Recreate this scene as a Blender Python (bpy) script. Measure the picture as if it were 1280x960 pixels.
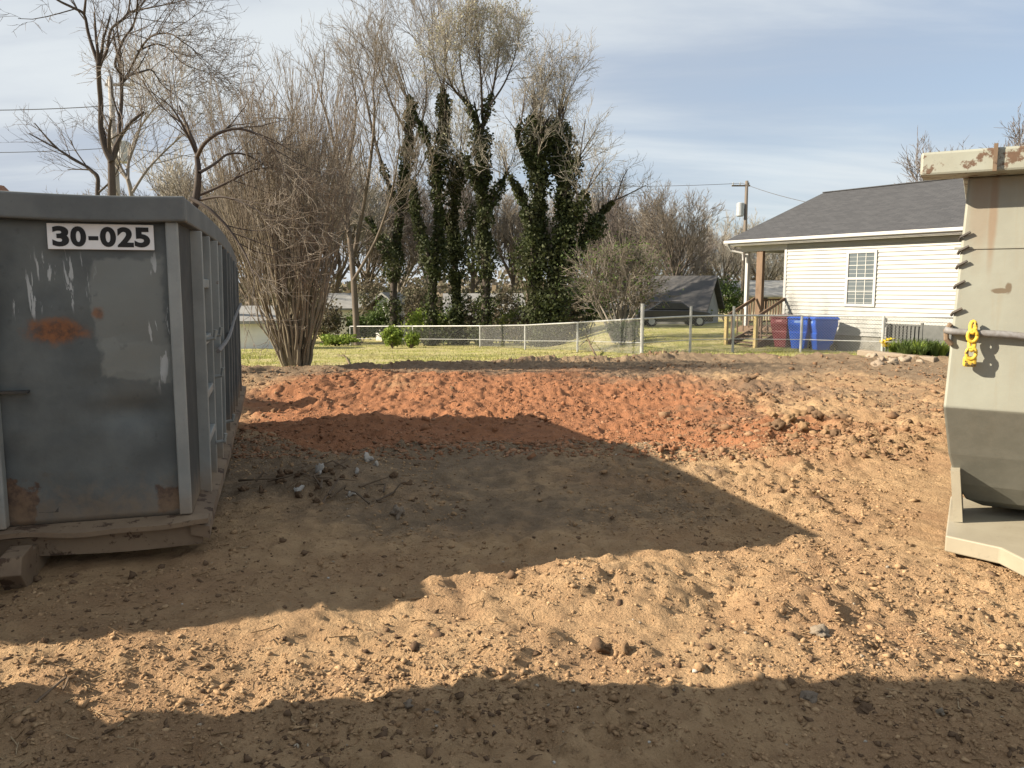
import bpy, math, random
import numpy as np
from mathutils import Vector, Matrix

for o in list(bpy.data.objects): bpy.data.objects.remove(o)
S = bpy.context.scene
COL = S.collection
R = math.radians
random.seed(7)
rng = np.random.RandomState(11)

# ------------------------------------------------------------------ camera
CAM_H = 1.58
PITCH = math.atan(.122)
FPX = 1000.0                                   # focal length in pixels of a 1280 px wide picture
cd = bpy.data.cameras.new('camera'); cam = bpy.data.objects.new('camera', cd); COL.objects.link(cam)
cd.sensor_fit = 'HORIZONTAL'; cd.sensor_width = 36; cd.lens = 36*FPX/1280
cd.clip_start = .05; cd.clip_end = 3000
cam.location = (0, 0, CAM_H); cam.rotation_euler = (R(90)-PITCH, 0, 0)
S.camera = cam

# ------------------------------------------------------------------ light
SUN_EL, SUN_AZ = R(28.4), math.atan2(.32, 3.83)
sun_dir = Vector((math.cos(SUN_EL)*math.cos(SUN_AZ), math.cos(SUN_EL)*math.sin(SUN_AZ), -math.sin(SUN_EL)))
sl = bpy.data.lights.new('sun', 'SUN'); sl.energy = 5.0; sl.angle = R(.5); sl.color = (1, .87, .70)
so = bpy.data.objects.new('sun', sl); COL.objects.link(so)
so.rotation_euler = sun_dir.to_track_quat('-Z', 'Y').to_euler(); so.location = (-20, 0, 20)

W = bpy.data.worlds.new('World'); S.world = W; W.use_nodes = True
nt = W.node_tree; nt.nodes.clear()
def N(t, **kw):
    n = nt.nodes.new(t)
    for k, v in kw.items(): setattr(n, k, v)
    return n
def L(a, b): nt.links.new(a, b)
out = N('ShaderNodeOutputWorld'); bg = N('ShaderNodeBackground'); bg.inputs[1].default_value = .068
sky = N('ShaderNodeTexSky', sky_type='NISHITA', sun_disc=False)
sky.sun_elevation = SUN_EL; sky.sun_rotation = math.atan2(-sun_dir.x, -sun_dir.y)
sky.air_density = 1.0; sky.dust_density = .6; sky.ozone_density = 1.6; sky.altitude = 150
tc = N('ShaderNodeTexCoord'); sep = N('ShaderNodeSeparateXYZ'); L(tc.outputs['Generated'], sep.inputs[0])
def M(op, a, b=None, c=None):
    n = N('ShaderNodeMath', operation=op)
    for i, v in enumerate((a, b, c)):
        if v is None: continue
        if isinstance(v, (int, float)): n.inputs[i].default_value = v
        else: L(v, n.inputs[i])
    return n.outputs[0]
# clouds lie on a flat deck high above: project the direction on it
zc = M('ADD', M('MAXIMUM', sep.outputs[2], 0.0), .16)
cx = M('DIVIDE', sep.outputs[0], zc); cy = M('DIVIDE', sep.outputs[1], zc)
cmb = N('ShaderNodeCombineXYZ'); L(cx, cmb.inputs[0]); L(cy, cmb.inputs[1])
def cloudnoise(scale, det, rough, loc, rot, sc, dist=0):
    mp = N('ShaderNodeMapping'); mp.inputs['Location'].default_value = loc
    mp.inputs['Rotation'].default_value = (0, 0, rot); mp.inputs['Scale'].default_value = sc
    L(cmb.outputs[0], mp.inputs[0])
    t = N('ShaderNodeTexNoise'); t.inputs['Scale'].default_value = scale; t.inputs['Detail'].default_value = det
    t.inputs['Roughness'].default_value = rough; t.inputs['Distortion'].default_value = dist
    L(mp.outputs[0], t.inputs[0]); return t.outputs[0]
streak = cloudnoise(.9, 7, .55, (3.1, .4, 0), R(18), (.55, 1.5, 1), .35)
sheet = cloudnoise(.33, 4, .5, (1.7, 2.2, 0), R(10), (1, 1.2, 1), .2)
mx = M('ADD', M('MULTIPLY', streak, .55), M('MULTIPLY', sheet, .75))
# a high cloud sheet that thickens towards the west, where the sun stands
mx = M('ADD', mx, M('MULTIPLY', cx, -.045))
def smooth(v, lo, hi):
    n = N('ShaderNodeMapRange', interpolation_type='SMOOTHSTEP'); L(v, n.inputs[0])
    n.inputs[1].default_value = lo; n.inputs[2].default_value = hi; return n.outputs[0]
mask = M('ADD', .54, M('MULTIPLY', smooth(mx, .36, .74), .44))
ccol = N('ShaderNodeMixRGB'); L(smooth(streak, .35, .65), ccol.inputs[0])
ccol.inputs[1].default_value = (3.2, 3.55, 4.1, 1); ccol.inputs[2].default_value = (4.7, 5.0, 5.2, 1)
blue = N('ShaderNodeMixRGB', blend_type='MULTIPLY'); blue.inputs[0].default_value = 1
L(sky.outputs[0], blue.inputs[1]); blue.inputs[2].default_value = (1, 1, 1, 1)
mix = N('ShaderNodeMixRGB'); L(mask, mix.inputs[0]); L(blue.outputs[0], mix.inputs[1]); L(ccol.outputs[0], mix.inputs[2])
L(mix.outputs[0], bg.inputs[0]); L(bg.outputs[0], out.inputs[0])

S.view_settings.view_transform = 'Standard'; S.view_settings.look = 'None'
S.view_settings.exposure = 1.28; S.view_settings.gamma = 1
S.render.engine = 'CYCLES'
S.cycles.max_bounces = 6; S.cycles.transparent_max_bounces = 8

# ------------------------------------------------------------------ measuring helpers
_f = np.array([0, math.cos(PITCH), -math.sin(PITCH)]); _u = np.array([0, math.sin(PITCH), math.cos(PITCH)])
def at(px, py, Y):
    """point at distance Y that was measured at (px, py) of the 1280x960 photograph"""
    d = np.array([1., 0, 0])*(px-640)/FPX + _u*(480-py)/FPX + _f
    return np.array([0, 0, CAM_H]) + d*(Y/d[1])
def gnd(px, py, z=0.):
    d = np.array([1., 0, 0])*(px-640)/FPX + _u*(480-py)/FPX + _f
    return np.array([0, 0, CAM_H]) + d*((z-CAM_H)/d[2])

_tab = rng.rand(256, 256)
def vnoise(x, y, k=0):
    x = np.asarray(x, float)+17.3*k+1000; y = np.asarray(y, float)+29.7*k+1000
    ix = np.floor(x).astype(int); iy = np.floor(y).astype(int); fx = x-ix; fy = y-iy
    fx = fx*fx*fx*(fx*(fx*6-15)+10); fy = fy*fy*fy*(fy*(fy*6-15)+10)
    a = _tab[ix & 255, iy & 255]; b = _tab[(ix+1) & 255, iy & 255]
    c = _tab[ix & 255, (iy+1) & 255]; d = _tab[(ix+1) & 255, (iy+1) & 255]
    return (a*(1-fx)+b*fx)*(1-fy)+(c*(1-fx)+d*fx)*fy-.5
def fbm(x, y, sc, octv=4, k=0, g=.5):
    s = 0; a = 1
    ca, sa = math.cos(.6), math.sin(.6)
    x = np.asarray(x, float)*sc; y = np.asarray(y, float)*sc
    for i in range(octv):
        s = s+a*vnoise(x, y, k+i*3); a *= g; x, y = (ca*x-sa*y)*2.03, (sa*x+ca*y)*2.03
    return s
def sstep(v, a, b):
    t = np.clip((v-a)/(b-a), 0, 1); return t*t*(3-2*t)

# ------------------------------------------------------------------ terrain height
EX = [-60, -12, -5.6, -1.6, 1.7, 5.8, 9.5, 14, 60]
EY = [14, 15.5, 17.3, 19.6, 21.3, 22.2, 21.3, 20.0, 18]
def lawn_edge(x): return np.interp(x, EX, EY)+.5*fbm(x, x*0, .8, 3, 40)
LEDX = [-9, -4.2, -3.3, -2.6, -1.75, -.75, .1, 1.0, 1.9, 3.2, 6]
LEDY = [9.6, 9.4, 8.9, 8.3, 7.3, 7.8, 7.75, 7.7, 7.4, 7.8, 8.5]
def ledge(x): return np.interp(x, LEDX, LEDY)+.18*fbm(x, x*0, 2.2, 3, 44)
def ground(x, y, fine=True):
    x = np.asarray(x, float); y = np.asarray(y, float)
    far = -.055*np.clip(y-21, 0, 30)*(1-sstep(x, 1.5, 6.5))-.02*np.clip(y-34, 0, 60)*sstep(x, 1.5, 6.5)
    z = -.36*sstep(y, 9, 22)-.08*sstep(y, 21, 26)+far
    le = ledge(x); wq = sstep(x, 1.2, 3.2)
    cut = sstep(y, le-.05-.5*wq, le+.35+1.8*wq)
    z = z-.27*cut*(1-sstep(y, 11.5, 16.5))*(1-.55*wq)
    z = z+.05*(1-cut)*sstep(y, 6.0, 7.4)
    # loose heaps: unseen mound added behind the grey dumpster for its shadow, scrape heap beside it, ridge of clods
    z = z+1.25*np.exp(-(((x+5.35)/.62)**2+((y-12.4)/.75)**2)**1.3)
    z = z+.16*np.exp(-(((x+1.45)/.55)**2+((y-6.3)/.45)**2))
    z = z+.13*np.exp(-(((x-3.3)/.9)**2+((y-9.2)/.5)**2))
    z = z+.07*np.exp(-(((x-.35)/.5)**2+((y-4.05)/.3)**2))
    z = z+.10*np.exp(-(((y-lawn_edge(x)+.3)/.28)**2))*(1-sstep(np.abs(x), 12, 16))
    if fine:
        dirt = 1-sstep(y, lawn_edge(x)-.2, lawn_edge(x)+.3)
        rough = .5+.5*sstep(fbm(x, y, .5, 2, 60)+.12*sstep(x, .5, 3)+.25*sstep(y, 8, 10), -.12, .35)
        flat = np.maximum(np.exp(-(((x+3.6)/2.2)**2+((y-6.5)/3.5)**2)**3)*.6, np.exp(-(((x-4.4)/2.2)**2+((y-5.4)/2.)**2)**3)*.8)
        rough = rough*(1-flat)
        z = z+dirt*rough*(.10*fbm(x, y, 1.1, 3, 1)+.10*np.maximum(fbm(x, y, 4.2, 3, 9), -.08)+.06*np.abs(fbm(x, y, 8, 2, 21))+.045*fbm(x, y, 17, 2, 24))
        z = z+dirt*.035*rough*np.abs(fbm(x, y, 7, 2, 31))
        # tyre cleat marks pressed in the compacted soil
        tr = np.exp(-(((x+.62+.35*(y-3.2))/.22)**2))*(1-sstep(np.abs(y-3.4), .25, .6))
        z = z-.012*tr*(np.sin((x*.8+y)*62) > .2)
        tr = np.exp(-(((x+.3-.15*(y-11))/.35)**4))*(1-sstep(np.abs(y-12), 1.5, 2.6))
        z = z-.05*tr*(np.sin((np.abs(x+.3)*.7+y)*21) > 0)
        z = z+(1-dirt)*.05*fbm(x, y, .6, 3, 15)
    return z
def gz(x, y, fine=True): return float(ground(np.array([x]), np.array([y]), fine)[0])

# ------------------------------------------------------------------ materials
def material(name):
    m = bpy.data.materials.new(name); m.use_nodes = True
    t = m.node_tree; b = t.nodes['Principled BSDF']
    return m, t, b
class G:
    """small node helper"""
    def __init__(s, t): s.t = t; s.tc = None
    def n(s, k, **kw):
        n = s.t.nodes.new(k)
        for a, v in kw.items(): setattr(n, a, v)
        return n
    def l(s, a, b): s.t.links.new(a, b)
    def coord(s, kind='Object', scale=(1, 1, 1), rot=(0, 0, 0), loc=(0, 0, 0)):
        c = s.n('ShaderNodeTexCoord'); mp = s.n('ShaderNodeMapping')
        mp.inputs['Scale'].default_value = scale; mp.inputs['Rotation'].default_value = rot; mp.inputs['Location'].default_value = loc
        s.l(c.outputs[kind], mp.inputs[0]); return mp.outputs[0]
    def noise(s, co, scale, det=6, rough=.6, dist=0):
        t = s.n('ShaderNodeTexNoise'); t.inputs['Scale'].default_value = scale; t.inputs['Detail'].default_value = det
        t.inputs['Roughness'].default_value = rough; t.inputs['Distortion'].default_value = dist
        s.l(co, t.inputs[0]); return t.outputs[0]
    def m(s, op, a, b=None, c=None):
        n = s.n('ShaderNodeMath', operation=op)
        for i, v in enumerate((a, b, c)):
            if v is None: continue
            if isinstance(v, (int, float)): n.inputs[i].default_value = v
            else: s.l(v, n.inputs[i])
        return n.outputs[0]
    def sm(s, v, lo, hi):
        n = s.n('ShaderNodeMapRange', interpolation_type='SMOOTHSTEP'); s.l(v, n.inputs[0])
        n.inputs[1].default_value = lo; n.inputs[2].default_value = hi; return n.outputs[0]
    def mix(s, f, a, b):
        n = s.n('ShaderNodeMixRGB')
        for i, v in enumerate((f, a, b)):
            if isinstance(v, (int, float)): n.inputs[i].default_value = v
            elif isinstance(v, tuple): n.inputs[i].default_value = (*v, 1) if len(v) == 3 else v
            else: s.l(v, n.inputs[i])
        return n.outputs[0]
    def bump(s, h, strength, dist, bsdf):
        n = s.n('ShaderNodeBump'); n.inputs['Strength'].default_value = strength; n.inputs['Distance'].default_value = dist
        s.l(h, n.inputs['Height']); s.l(n.outputs[0], bsdf.inputs['Normal'])
    def blob(s, c, rad, noise_amt=.5, nscale=9, hard=.35, kind='Object'):
        """soft edged stain round c with radii rad, ragged by noise"""
        co = s.coord(kind)
        sub = s.n('ShaderNodeVectorMath', operation='SUBTRACT'); s.l(co, sub.inputs[0]); sub.inputs[1].default_value = c
        dv = s.n('ShaderNodeVectorMath', operation='DIVIDE'); s.l(sub.outputs[0], dv.inputs[0]); dv.inputs[1].default_value = rad
        ln = s.n('ShaderNodeVectorMath', operation='LENGTH'); s.l(dv.outputs[0], ln.inputs[0])
        nz = s.noise(co, nscale, 6, .65)
        v = s.m('ADD', ln.outputs['Value'], s.m('MULTIPLY', s.m('SUBTRACT', nz, .5), noise_amt*4))
        return s.m('SUBTRACT', 1.0, s.sm(v, 1-hard, 1+hard))
    def rect(s, c, half, noise_amt=.05, nscale=6):
        co = s.coord(); nz = s.m('MULTIPLY', s.m('SUBTRACT', s.noise(co, nscale, 5, .6), .5), noise_amt*2)
        sp = s.n('ShaderNodeSeparateXYZ'); s.l(co, sp.inputs[0])
        fx = s.m('SUBTRACT', s.m('ABSOLUTE', s.m('SUBTRACT', sp.outputs[0], c[0])), half[0])
        fz = s.m('SUBTRACT', s.m('ABSOLUTE', s.m('SUBTRACT', sp.outputs[2], c[1])), half[1])
        v = s.m('ADD', s.m('MAXIMUM', fx, fz), nz)
        return s.m('SUBTRACT', 1.0, s.sm(v, -.012, .012))

def plain(name, c1, c2=None, scale=4, rough=.8, bump=.2, bscale=40, bdist=.01, metallic=0, kind='Object', stretch=(1, 1, 1), spec=.3, sub=0):
    m, t, b = material(name); g = G(t)
    co = g.coord(kind, stretch)
    c2 = c2 or tuple(v*.75 for v in c1)
    n = g.noise(co, scale, 6, .6)
    g.l(g.mix(g.sm(n, .3, .7), c1, c2), b.inputs['Base Color'])
    b.inputs['Roughness'].default_value = rough; b.inputs['Metallic'].default_value = metallic
    b.inputs['Specular IOR Level'].default_value = spec
    if bump: g.bump(g.noise(co, bscale, 4, .6), bump, bdist, b)
    return m

MAT = {}
def leafmat(name, c1, c2, c3=None):
    m, t, b = material(name); g = G(t)
    oi = g.n('ShaderNodeNewGeometry')
    r = oi.outputs['Random Per Island']
    col = g.mix(r, c1, c2)
    if c3: col = g.mix(g.sm(g.noise(g.coord('Object'), .7, 3), .45, .65), col, c3)
    g.l(col, b.inputs['Base Color']); b.inputs['Roughness'].default_value = .65; b.inputs['Specular IOR Level'].default_value = .25
    tr = g.n('ShaderNodeBsdfTranslucent'); g.l(col, tr.inputs[0]); ms = g.n('ShaderNodeMixShader'); ms.inputs[0].default_value = .25
    g.l(b.outputs[0], ms.inputs[1]); g.l(tr.outputs[0], ms.inputs[2]); g.l(ms.outputs[0], t.nodes['Material Output'].inputs[0])
    return m

# ------------------------------------------------------------------ mesh helpers
class MB:
    def __init__(s): s.v = []; s.f = []
    def box(s, lo, hi, rot=None, piv=None):
        (x0, y0, z0), (x1, y1, z1) = lo, hi; k = len(s.v)
        vs = [(x, y, z) for x in (x0, x1) for y in (y0, y1) for z in (z0, z1)]
        if rot is not None:
            c = Vector(piv if piv is not None else ((x0+x1)/2, (y0+y1)/2, (z0+z1)/2)); vs = [tuple(rot @ (Vector(v)-c)+c) for v in vs]
        s.v += vs
        s.f += [tuple(k+i for i in q) for q in ((0, 1, 3, 2), (4, 6, 7, 5), (0, 4, 5, 1), (2, 3, 7, 6), (0, 2, 6, 4), (1, 5, 7, 3))]
        return s
    def beam(s, a, b, w, h, up=(0, 0, 1)):
        a, b = Vector(a), Vector(b); d = (b-a).normalized(); u = Vector(up)
        x = d.cross(u)
        if x.length < 1e-4: x = d.cross(Vector((1, 0, 0)))
        x.normalize(); u = x.cross(d); k = len(s.v)
        for p in (a, b):
            for i, j in ((-1, -1), (1, -1), (1, 1), (-1, 1)): s.v.append(tuple(p+x*(i*w/2)+u*(j*h/2)))
        s.f += [(k, k+3, k+2, k+1), (k+4, k+5, k+6, k+7)]+[(k+i, k+(i+1) % 4, k+4+(i+1) % 4, k+4+i) for i in range(4)]
        return s
    def tube(s, pts, r, n=8, cap=True):
        pts = [Vector(p) for p in pts]; rs = r if isinstance(r, (list, tuple)) else [r]*len(pts); k0 = len(s.v)
        ref = None
        for i, p in enumerate(pts):
            d = (pts[min(i+1, len(pts)-1)]-pts[max(i-1, 0)]).normalized()
            if ref is None: ref = d.cross(Vector((0, 0, 1)));  ref = d.cross(Vector((1, 0, 0))) if ref.length < .05 else ref
            x = (ref-d*ref.dot(d)).normalized(); ref = x; y = d.cross(x)
            for j in range(n):
                a = 2*math.pi*j/n; s.v.append(tuple(p+x*(math.cos(a)*rs[i])+y*(math.sin(a)*rs[i])))
        for i in range(len(pts)-1):
            for j in range(n):
                a = k0+i*n+j; b = k0+i*n+(j+1) % n; s.f.append((a, b, b+n, a+n))
        if cap: s.f += [tuple(k0+j for j in range(n))[::-1], tuple(k0+(len(pts)-1)*n+j for j in range(n))]
        return s
    def prism(s, poly, lo, hi, axis='x'):
        k = len(s.v); n = len(poly)
        for e in (lo, hi):
            for a, b in poly:
                s.v.append({'x': (e, a, b), 'y': (a, e, b), 'z': (a, b, e)}[axis])
        s.f += [tuple(range(k, k+n))[::-1], tuple(range(k+n, k+2*n))]+[(k+i, k+(i+1) % n, k+n+(i+1) % n, k+n+i) for i in range(n)]
        return s
    def loft(s, rings, cap=True):
        k = len(s.v); n = len(rings[0])
        for r_ in rings: s.v += [tuple(p) for p in r_]
        for i in range(len(rings)-1):
            for j in range(n): s.f.append((k+i*n+j, k+i*n+(j+1) % n, k+(i+1)*n+(j+1) % n, k+(i+1)*n+j))
        if cap: s.f += [tuple(range(k, k+n))[::-1], tuple(range(k+(len(rings)-1)*n, k+len(rings)*n))]
        return s
    def build(s, name, mat, parent=None, bevel=0, smooth=False, loc=None):
        import bmesh
        me = bpy.data.meshes.new(name); me.from_pydata(s.v, [], s.f)
        bm = bmesh.new(); bm.from_mesh(me); bmesh.ops.recalc_face_normals(bm, faces=bm.faces); bm.to_mesh(me); bm.free()
        return link(name, me, mat, parent, bevel, smooth, loc)
def link(name, me, mat, parent=None, bevel=0, smooth=False, loc=None):
    o = bpy.data.objects.new(name, me); COL.objects.link(o)
    if mat: me.materials.clear(); me.materials.append(mat)
    if smooth:
        me.polygons.foreach_set('use_smooth', [True]*len(me.polygons))
    if parent: o.parent = parent
    if loc is not None: o.location = loc
    if bevel:
        b = o.modifiers.new('bevel', 'BEVEL'); b.width = bevel; b.segments = 2; b.limit_method = 'ANGLE'; b.angle_limit = R(35)
    return o
def raw(name, V, F, mat, parent=None, smooth=False, n=None):
    """V (k,3) array, F (m,n) array -> mesh, fast"""
    V = np.ascontiguousarray(V, dtype=np.float32); F = np.ascontiguousarray(F, dtype=np.int32)
    me = bpy.data.meshes.new(name); m, q = F.shape
    me.vertices.add(len(V)); me.vertices.foreach_set('co', V.ravel())
    me.loops.add(m*q); me.loops.foreach_set('vertex_index', F.ravel())
    me.polygons.add(m); me.polygons.foreach_set('loop_start', np.arange(0, m*q, q, dtype=np.int32))
    try: me.polygons.foreach_set('loop_total', np.full(m, q, dtype=np.int32))
    except Exception: pass
    if smooth: me.polygons.foreach_set('use_smooth', np.ones(m, dtype=bool))
    me.update(calc_edges=True); me.validate()
    return link(name, me, mat, parent)
def tag(o, label=None, cat=None, group=None, kind=None):
    if label: o['label'] = label
    if cat: o['category'] = cat
    if group: o['group'] = group
    if kind: o['kind'] = kind
    return o
def thing(name, label, cat, loc=(0, 0, 0), rz=0, group=None):
    o = bpy.data.objects.new(name, None); COL.objects.link(o); o.location = loc; o.rotation_euler = (0, 0, rz); o.empty_display_size = .2
    return tag(o, label, cat, group)
def copy_tree(o, parent=None):
    c = o.copy(); COL.objects.link(c); c.parent = parent
    for ch in [x for x in bpy.data.objects if x.parent == o]: copy_tree(ch, c)
    return c

# ================================================================== SETTING: ground
def axis(fine_lo, fine_hi, step, g1, u1, g2, lim_lo, lim_hi):
    def side(lim):
        v = []; p = 0.; st = step
        while p < lim:
            st = step+g1*min(p, u1)+g2*max(p-u1, 0); p += st; v.append(p)
        return v
    return np.array([fine_lo-p for p in side(fine_lo-lim_lo)][::-1]+list(np.arange(fine_lo, fine_hi, step))+[fine_hi]+[fine_hi+p for p in side(lim_hi-fine_hi)])
gx = axis(-3.2, 3.2, .027, .012, 11, .09, -900, 900)
gy = axis(2.2, 6.6, .022, .0095, 18, .07, -40, 1600)
GX, GY = np.meshgrid(gx, gy, indexing='ij')
GZ = ground(GX, GY)
nx, ny = GX.shape
idx = np.arange(nx*ny).reshape(nx, ny)
F = np.stack([idx[:-1, :-1], idx[1:, :-1], idx[1:, 1:], idx[:-1, 1:]], -1).reshape(-1, 4)

m, t, b = material('soil_and_lawn'); g = G(t)
at_ = g.n('ShaderNodeAttribute'); at_.attribute_name = 'soil'
sp = g.n('ShaderNodeSeparateColor'); g.l(at_.outputs['Color'], sp.inputs[0])
co = g.coord('Object')
nA = g.noise(co, .9, 6, .6); nB = g.noise(co, 5, 7, .65); nC = g.noise(co, 26, 6, .7); nD = g.noise(co, 110, 4, .7)
def mask(ch, lo, hi, amt, nz):
    return g.sm(g.m('ADD', sp.outputs[ch], g.m('MULTIPLY', g.m('SUBTRACT', nz, .5), amt)), lo, hi)
tan_ = g.mix(g.sm(nB, .3, .7), (.47, .32, .18), (.36, .235, .13))
tan_ = g.mix(g.m('MULTIPLY', g.sm(nA, .42, .66), .85), tan_, (.33, .205, .115))
red_ = g.mix(g.sm(nB, .3, .7), (.36, .165, .082), (.25, .115, .06))
gry_ = g.mix(g.sm(nB, .3, .7), (.23, .175, .118), (.16, .12, .082))
lawn_ = g.mix(g.sm(nA, .3, .62), (.30, .29, .075), (.45, .385, .21))
lawn_ = g.mix(g.sm(nB, .45, .7), lawn_, (.16, .20, .045))
soil = g.mix(mask(0, .3, .75, .7, nB), tan_, red_)
soil = g.mix(g.m('MULTIPLY', mask(2, .3, .75, .7, nB), .85), soil, gry_)
soil = g.mix(g.m('MULTIPLY', g.sm(nC, .53, .75), .65), soil, (.12, .075, .045))
soil = g.mix(g.m('MULTIPLY', g.sm(nD, .56, .78), .40), soil, (.52, .40, .27))
allc = g.mix(mask(1, .42, .58, .5, nB), soil, lawn_)
g.l(allc, b.inputs['Base Color']); b.inputs['Roughness'].default_value = .95; b.inputs['Specular IOR Level'].default_value = .12
vt = g.n('ShaderNodeTexVoronoi'); vt.inputs['Scale'].default_value = 55; g.l(g.mix(.12, co, g.n('ShaderNodeTexNoise').outputs['Color']), vt.inputs['Vector']); vor = vt.outputs['Distance']
h = g.m('ADD', g.m('ADD', g.m('MULTIPLY', vor, .010), g.m('MULTIPLY', nC, .045)), g.m('ADD', g.m('MULTIPLY', nD, .022), g.m('MULTIPLY', g.noise(co, 330, 3, .6), .004)))
g.bump(h, .85, 1.0, b)
MAT['ground'] = m
gr = raw('ground', np.stack([GX, GY, GZ], -1).reshape(-1, 3), F, m, smooth=True)
tag(gr, kind='structure')
x, y = GX.ravel(), GY.ravel(); n1 = fbm(x, y, .45, 4, 70)
cutm = sstep(y, ledge(x)-.15, ledge(x)+.35)
redm = cutm*np.exp(-((np.clip(np.abs(x-.3)-2.8, 0, 99))/2.2)**2)*(1-.75*sstep(y, 15.5, 20))+.56*sstep(x, .8, 3.4)*sstep(y, 7.0, 9.5)
redm = redm*(1-.72*sstep(x+.8*n1, .9, 4.2))
redm = redm+.20*sstep(y, 5.5, 7)*(1-cutm)+n1*.6
grs = sstep(y, lawn_edge(x)-.35, lawn_edge(x)+.35)
gre = (1-cutm)*sstep(y, 4.3, 5.4)*.62*(1-sstep(x, 1.0, 2.6))+.55*sstep(y, 14, 18)*(1-grs)+.4*sstep(-x, 3, 5)*cutm-.5*(redm > .5)*0+n1*.5
gre = gre+.42*sstep(x, .8, 3.)*sstep(y, 7.5, 10)*(1-grs)
colr = np.stack([np.clip(redm, 0, 1), grs, np.clip(gre, 0, 1), np.ones_like(x)], -1).astype(np.float32)
ca = gr.data.attributes.new('soil', 'FLOAT_COLOR', 'POINT'); ca.data.foreach_set('color', colr.ravel())

# ---------------------------------------------------------------- loose soil, pebbles, chips, grass (uncountable)
_ico = None
def ico():
    p = (1+5**.5)/2
    V = np.array([(-1, p, 0), (1, p, 0), (-1, -p, 0), (1, -p, 0), (0, -1, p), (0, 1, p), (0, -1, -p), (0, 1, -p), (p, 0, -1), (p, 0, 1), (-p, 0, -1), (-p, 0, 1)], float)
    V /= np.linalg.norm(V[0])
    Fc = np.array([(0, 11, 5), (0, 5, 1), (0, 1, 7), (0, 7, 10), (0, 10, 11), (1, 5, 9), (5, 11, 4), (11, 10, 2), (10, 7, 6), (7, 1, 8), (3, 9, 4), (3, 4, 2), (3, 2, 6), (3, 6, 8), (3, 8, 9), (4, 9, 5), (2, 4, 11), (6, 2, 10), (8, 6, 7), (9, 8, 1)])
    return V, Fc
ICOV, ICOF = ico()
def rotz_many(a):
    c, s = np.cos(a), np.sin(a); o = np.zeros_like(a); i = np.ones_like(a)
    return np.stack([np.stack([c, -s, o], -1), np.stack([s, c, o], -1), np.stack([o, o, i], -1)], 1)
def lumps(name, P, size, flat, mat, label=None, cat=None, sink=.25):
    k = len(P); jit = rng.uniform(.45, 1.3, (k, 12, 1))
    v = ICOV[None]*jit*size[:, None, None]*np.stack([rng.uniform(.8, 1.4, k), rng.uniform(.7, 1.1, k), flat], -1)[:, None, :]
    v = np.einsum('kij,kvj->kvi', rotz_many(rng.uniform(0, 6.28, k)), v)
    v += P[:, None, :]; v[:, :, 2] += (size*flat*(1-2*sink))[:, None]*.5
    Fx = ICOF[None]+12*np.arange(k)[:, None, None]
    o = raw(name, v.reshape(-1, 3), Fx.reshape(-1, 3), mat)
    return tag(o, label, cat, kind='stuff')
def soilmat(name, c1, c2, c3):
    m, t, b = material(name); g = G(t)
    oi = g.n('ShaderNodeNewGeometry'); rr = oi.outputs['Random Per Island']
    c = g.mix(g.sm(rr, .0, .55), c1, c2); c = g.mix(g.sm(rr, .6, 1), c, c3)
    nz = g.noise(g.coord('Object'), 60, 5, .7)
    c = g.mix(g.m('MULTIPLY', g.sm(nz, .45, .75), .5), c, (.10, .065, .04))
    g.l(c, b.inputs['Base Color']); b.inputs['Roughness'].default_value = .95; b.inputs['Specular IOR Level'].default_value = .1
    g.bump(nz, .7, .01, b); return m
MAT['clod_tan'] = soilmat('clod_tan', (.37, .245, .138), (.29, .188, .105), (.41, .28, .16))
MAT['clod_brown'] = soilmat('clod_brown', (.25, .15, .085), (.18, .11, .065), (.31, .20, .12))
MAT['clod_red'] = soilmat('clod_red', (.31, .145, .075), (.22, .115, .065), (.35, .20, .12))
MAT['clod_dark'] = soilmat('clod_dark', (.12, .078, .048), (.16, .105, .065), (.09, .058, .038))
MAT['pebble'] = soilmat('pebble', (.28, .22, .16), (.34, .29, .22), (.48, .45, .40))
MAT['chip'] = soilmat('chip', (.33, .23, .13), (.24, .155, .085), (.46, .36, .23))

def in_view(n, ymin, ymax, pw=1.6, spread=.70):
    u = rng.rand(n); y = (ymin**(1-pw)+u*(ymax**(1-pw)-ymin**(1-pw)))**(1/(1-pw)); x = (rng.rand(n)*2-1)*(y*spread+1.2)
    return x, y
def inside_containers(x, y):
    a = R(16.5); dx, dy = x+1.87, y-4.55; lx = dx*math.cos(a)+dy*math.sin(a); ly = -dx*math.sin(a)+dy*math.cos(a)
    A = (lx > -2.6) & (lx < .05) & (ly > -.1) & (ly < 6.8)
    a = R(-30); dx, dy = x-2.5, y-4.75; lx = dx*math.cos(a)+dy*math.sin(a); ly = -dx*math.sin(a)+dy*math.cos(a)
    return A | ((lx > -.05) & (ly > -.05))
def scatter(n, ymin, ymax, dens):
    x, y = in_view(n, ymin, ymax); w = dens(x, y); k = (rng.rand(n) < w) & (y < lawn_edge(x)-.1) & ~inside_containers(x, y)
    x, y = x[k], y[k]; return np.stack([x, y, ground(x, y)], -1)
clump = lambda x, y, k=80: np.clip(.30+1.6*fbm(x, y, .9, 3, k)+1.2*np.exp(-(((x-3.1)/1.1)**2+((y-9.1)/.9)**2))+.9*np.exp(-(((x-2.)/.7)**2+((y-4.1)/.6)**2))+.9*np.exp(-(((x+1.4)/.6)**2+((y-6.3)/.5)**2))+.5*np.exp(-(((y-lawn_edge(x)+.5)/.7)**2))+.6*np.exp(-((y-ledge(x))/.25)**2), .03, 1)
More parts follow.
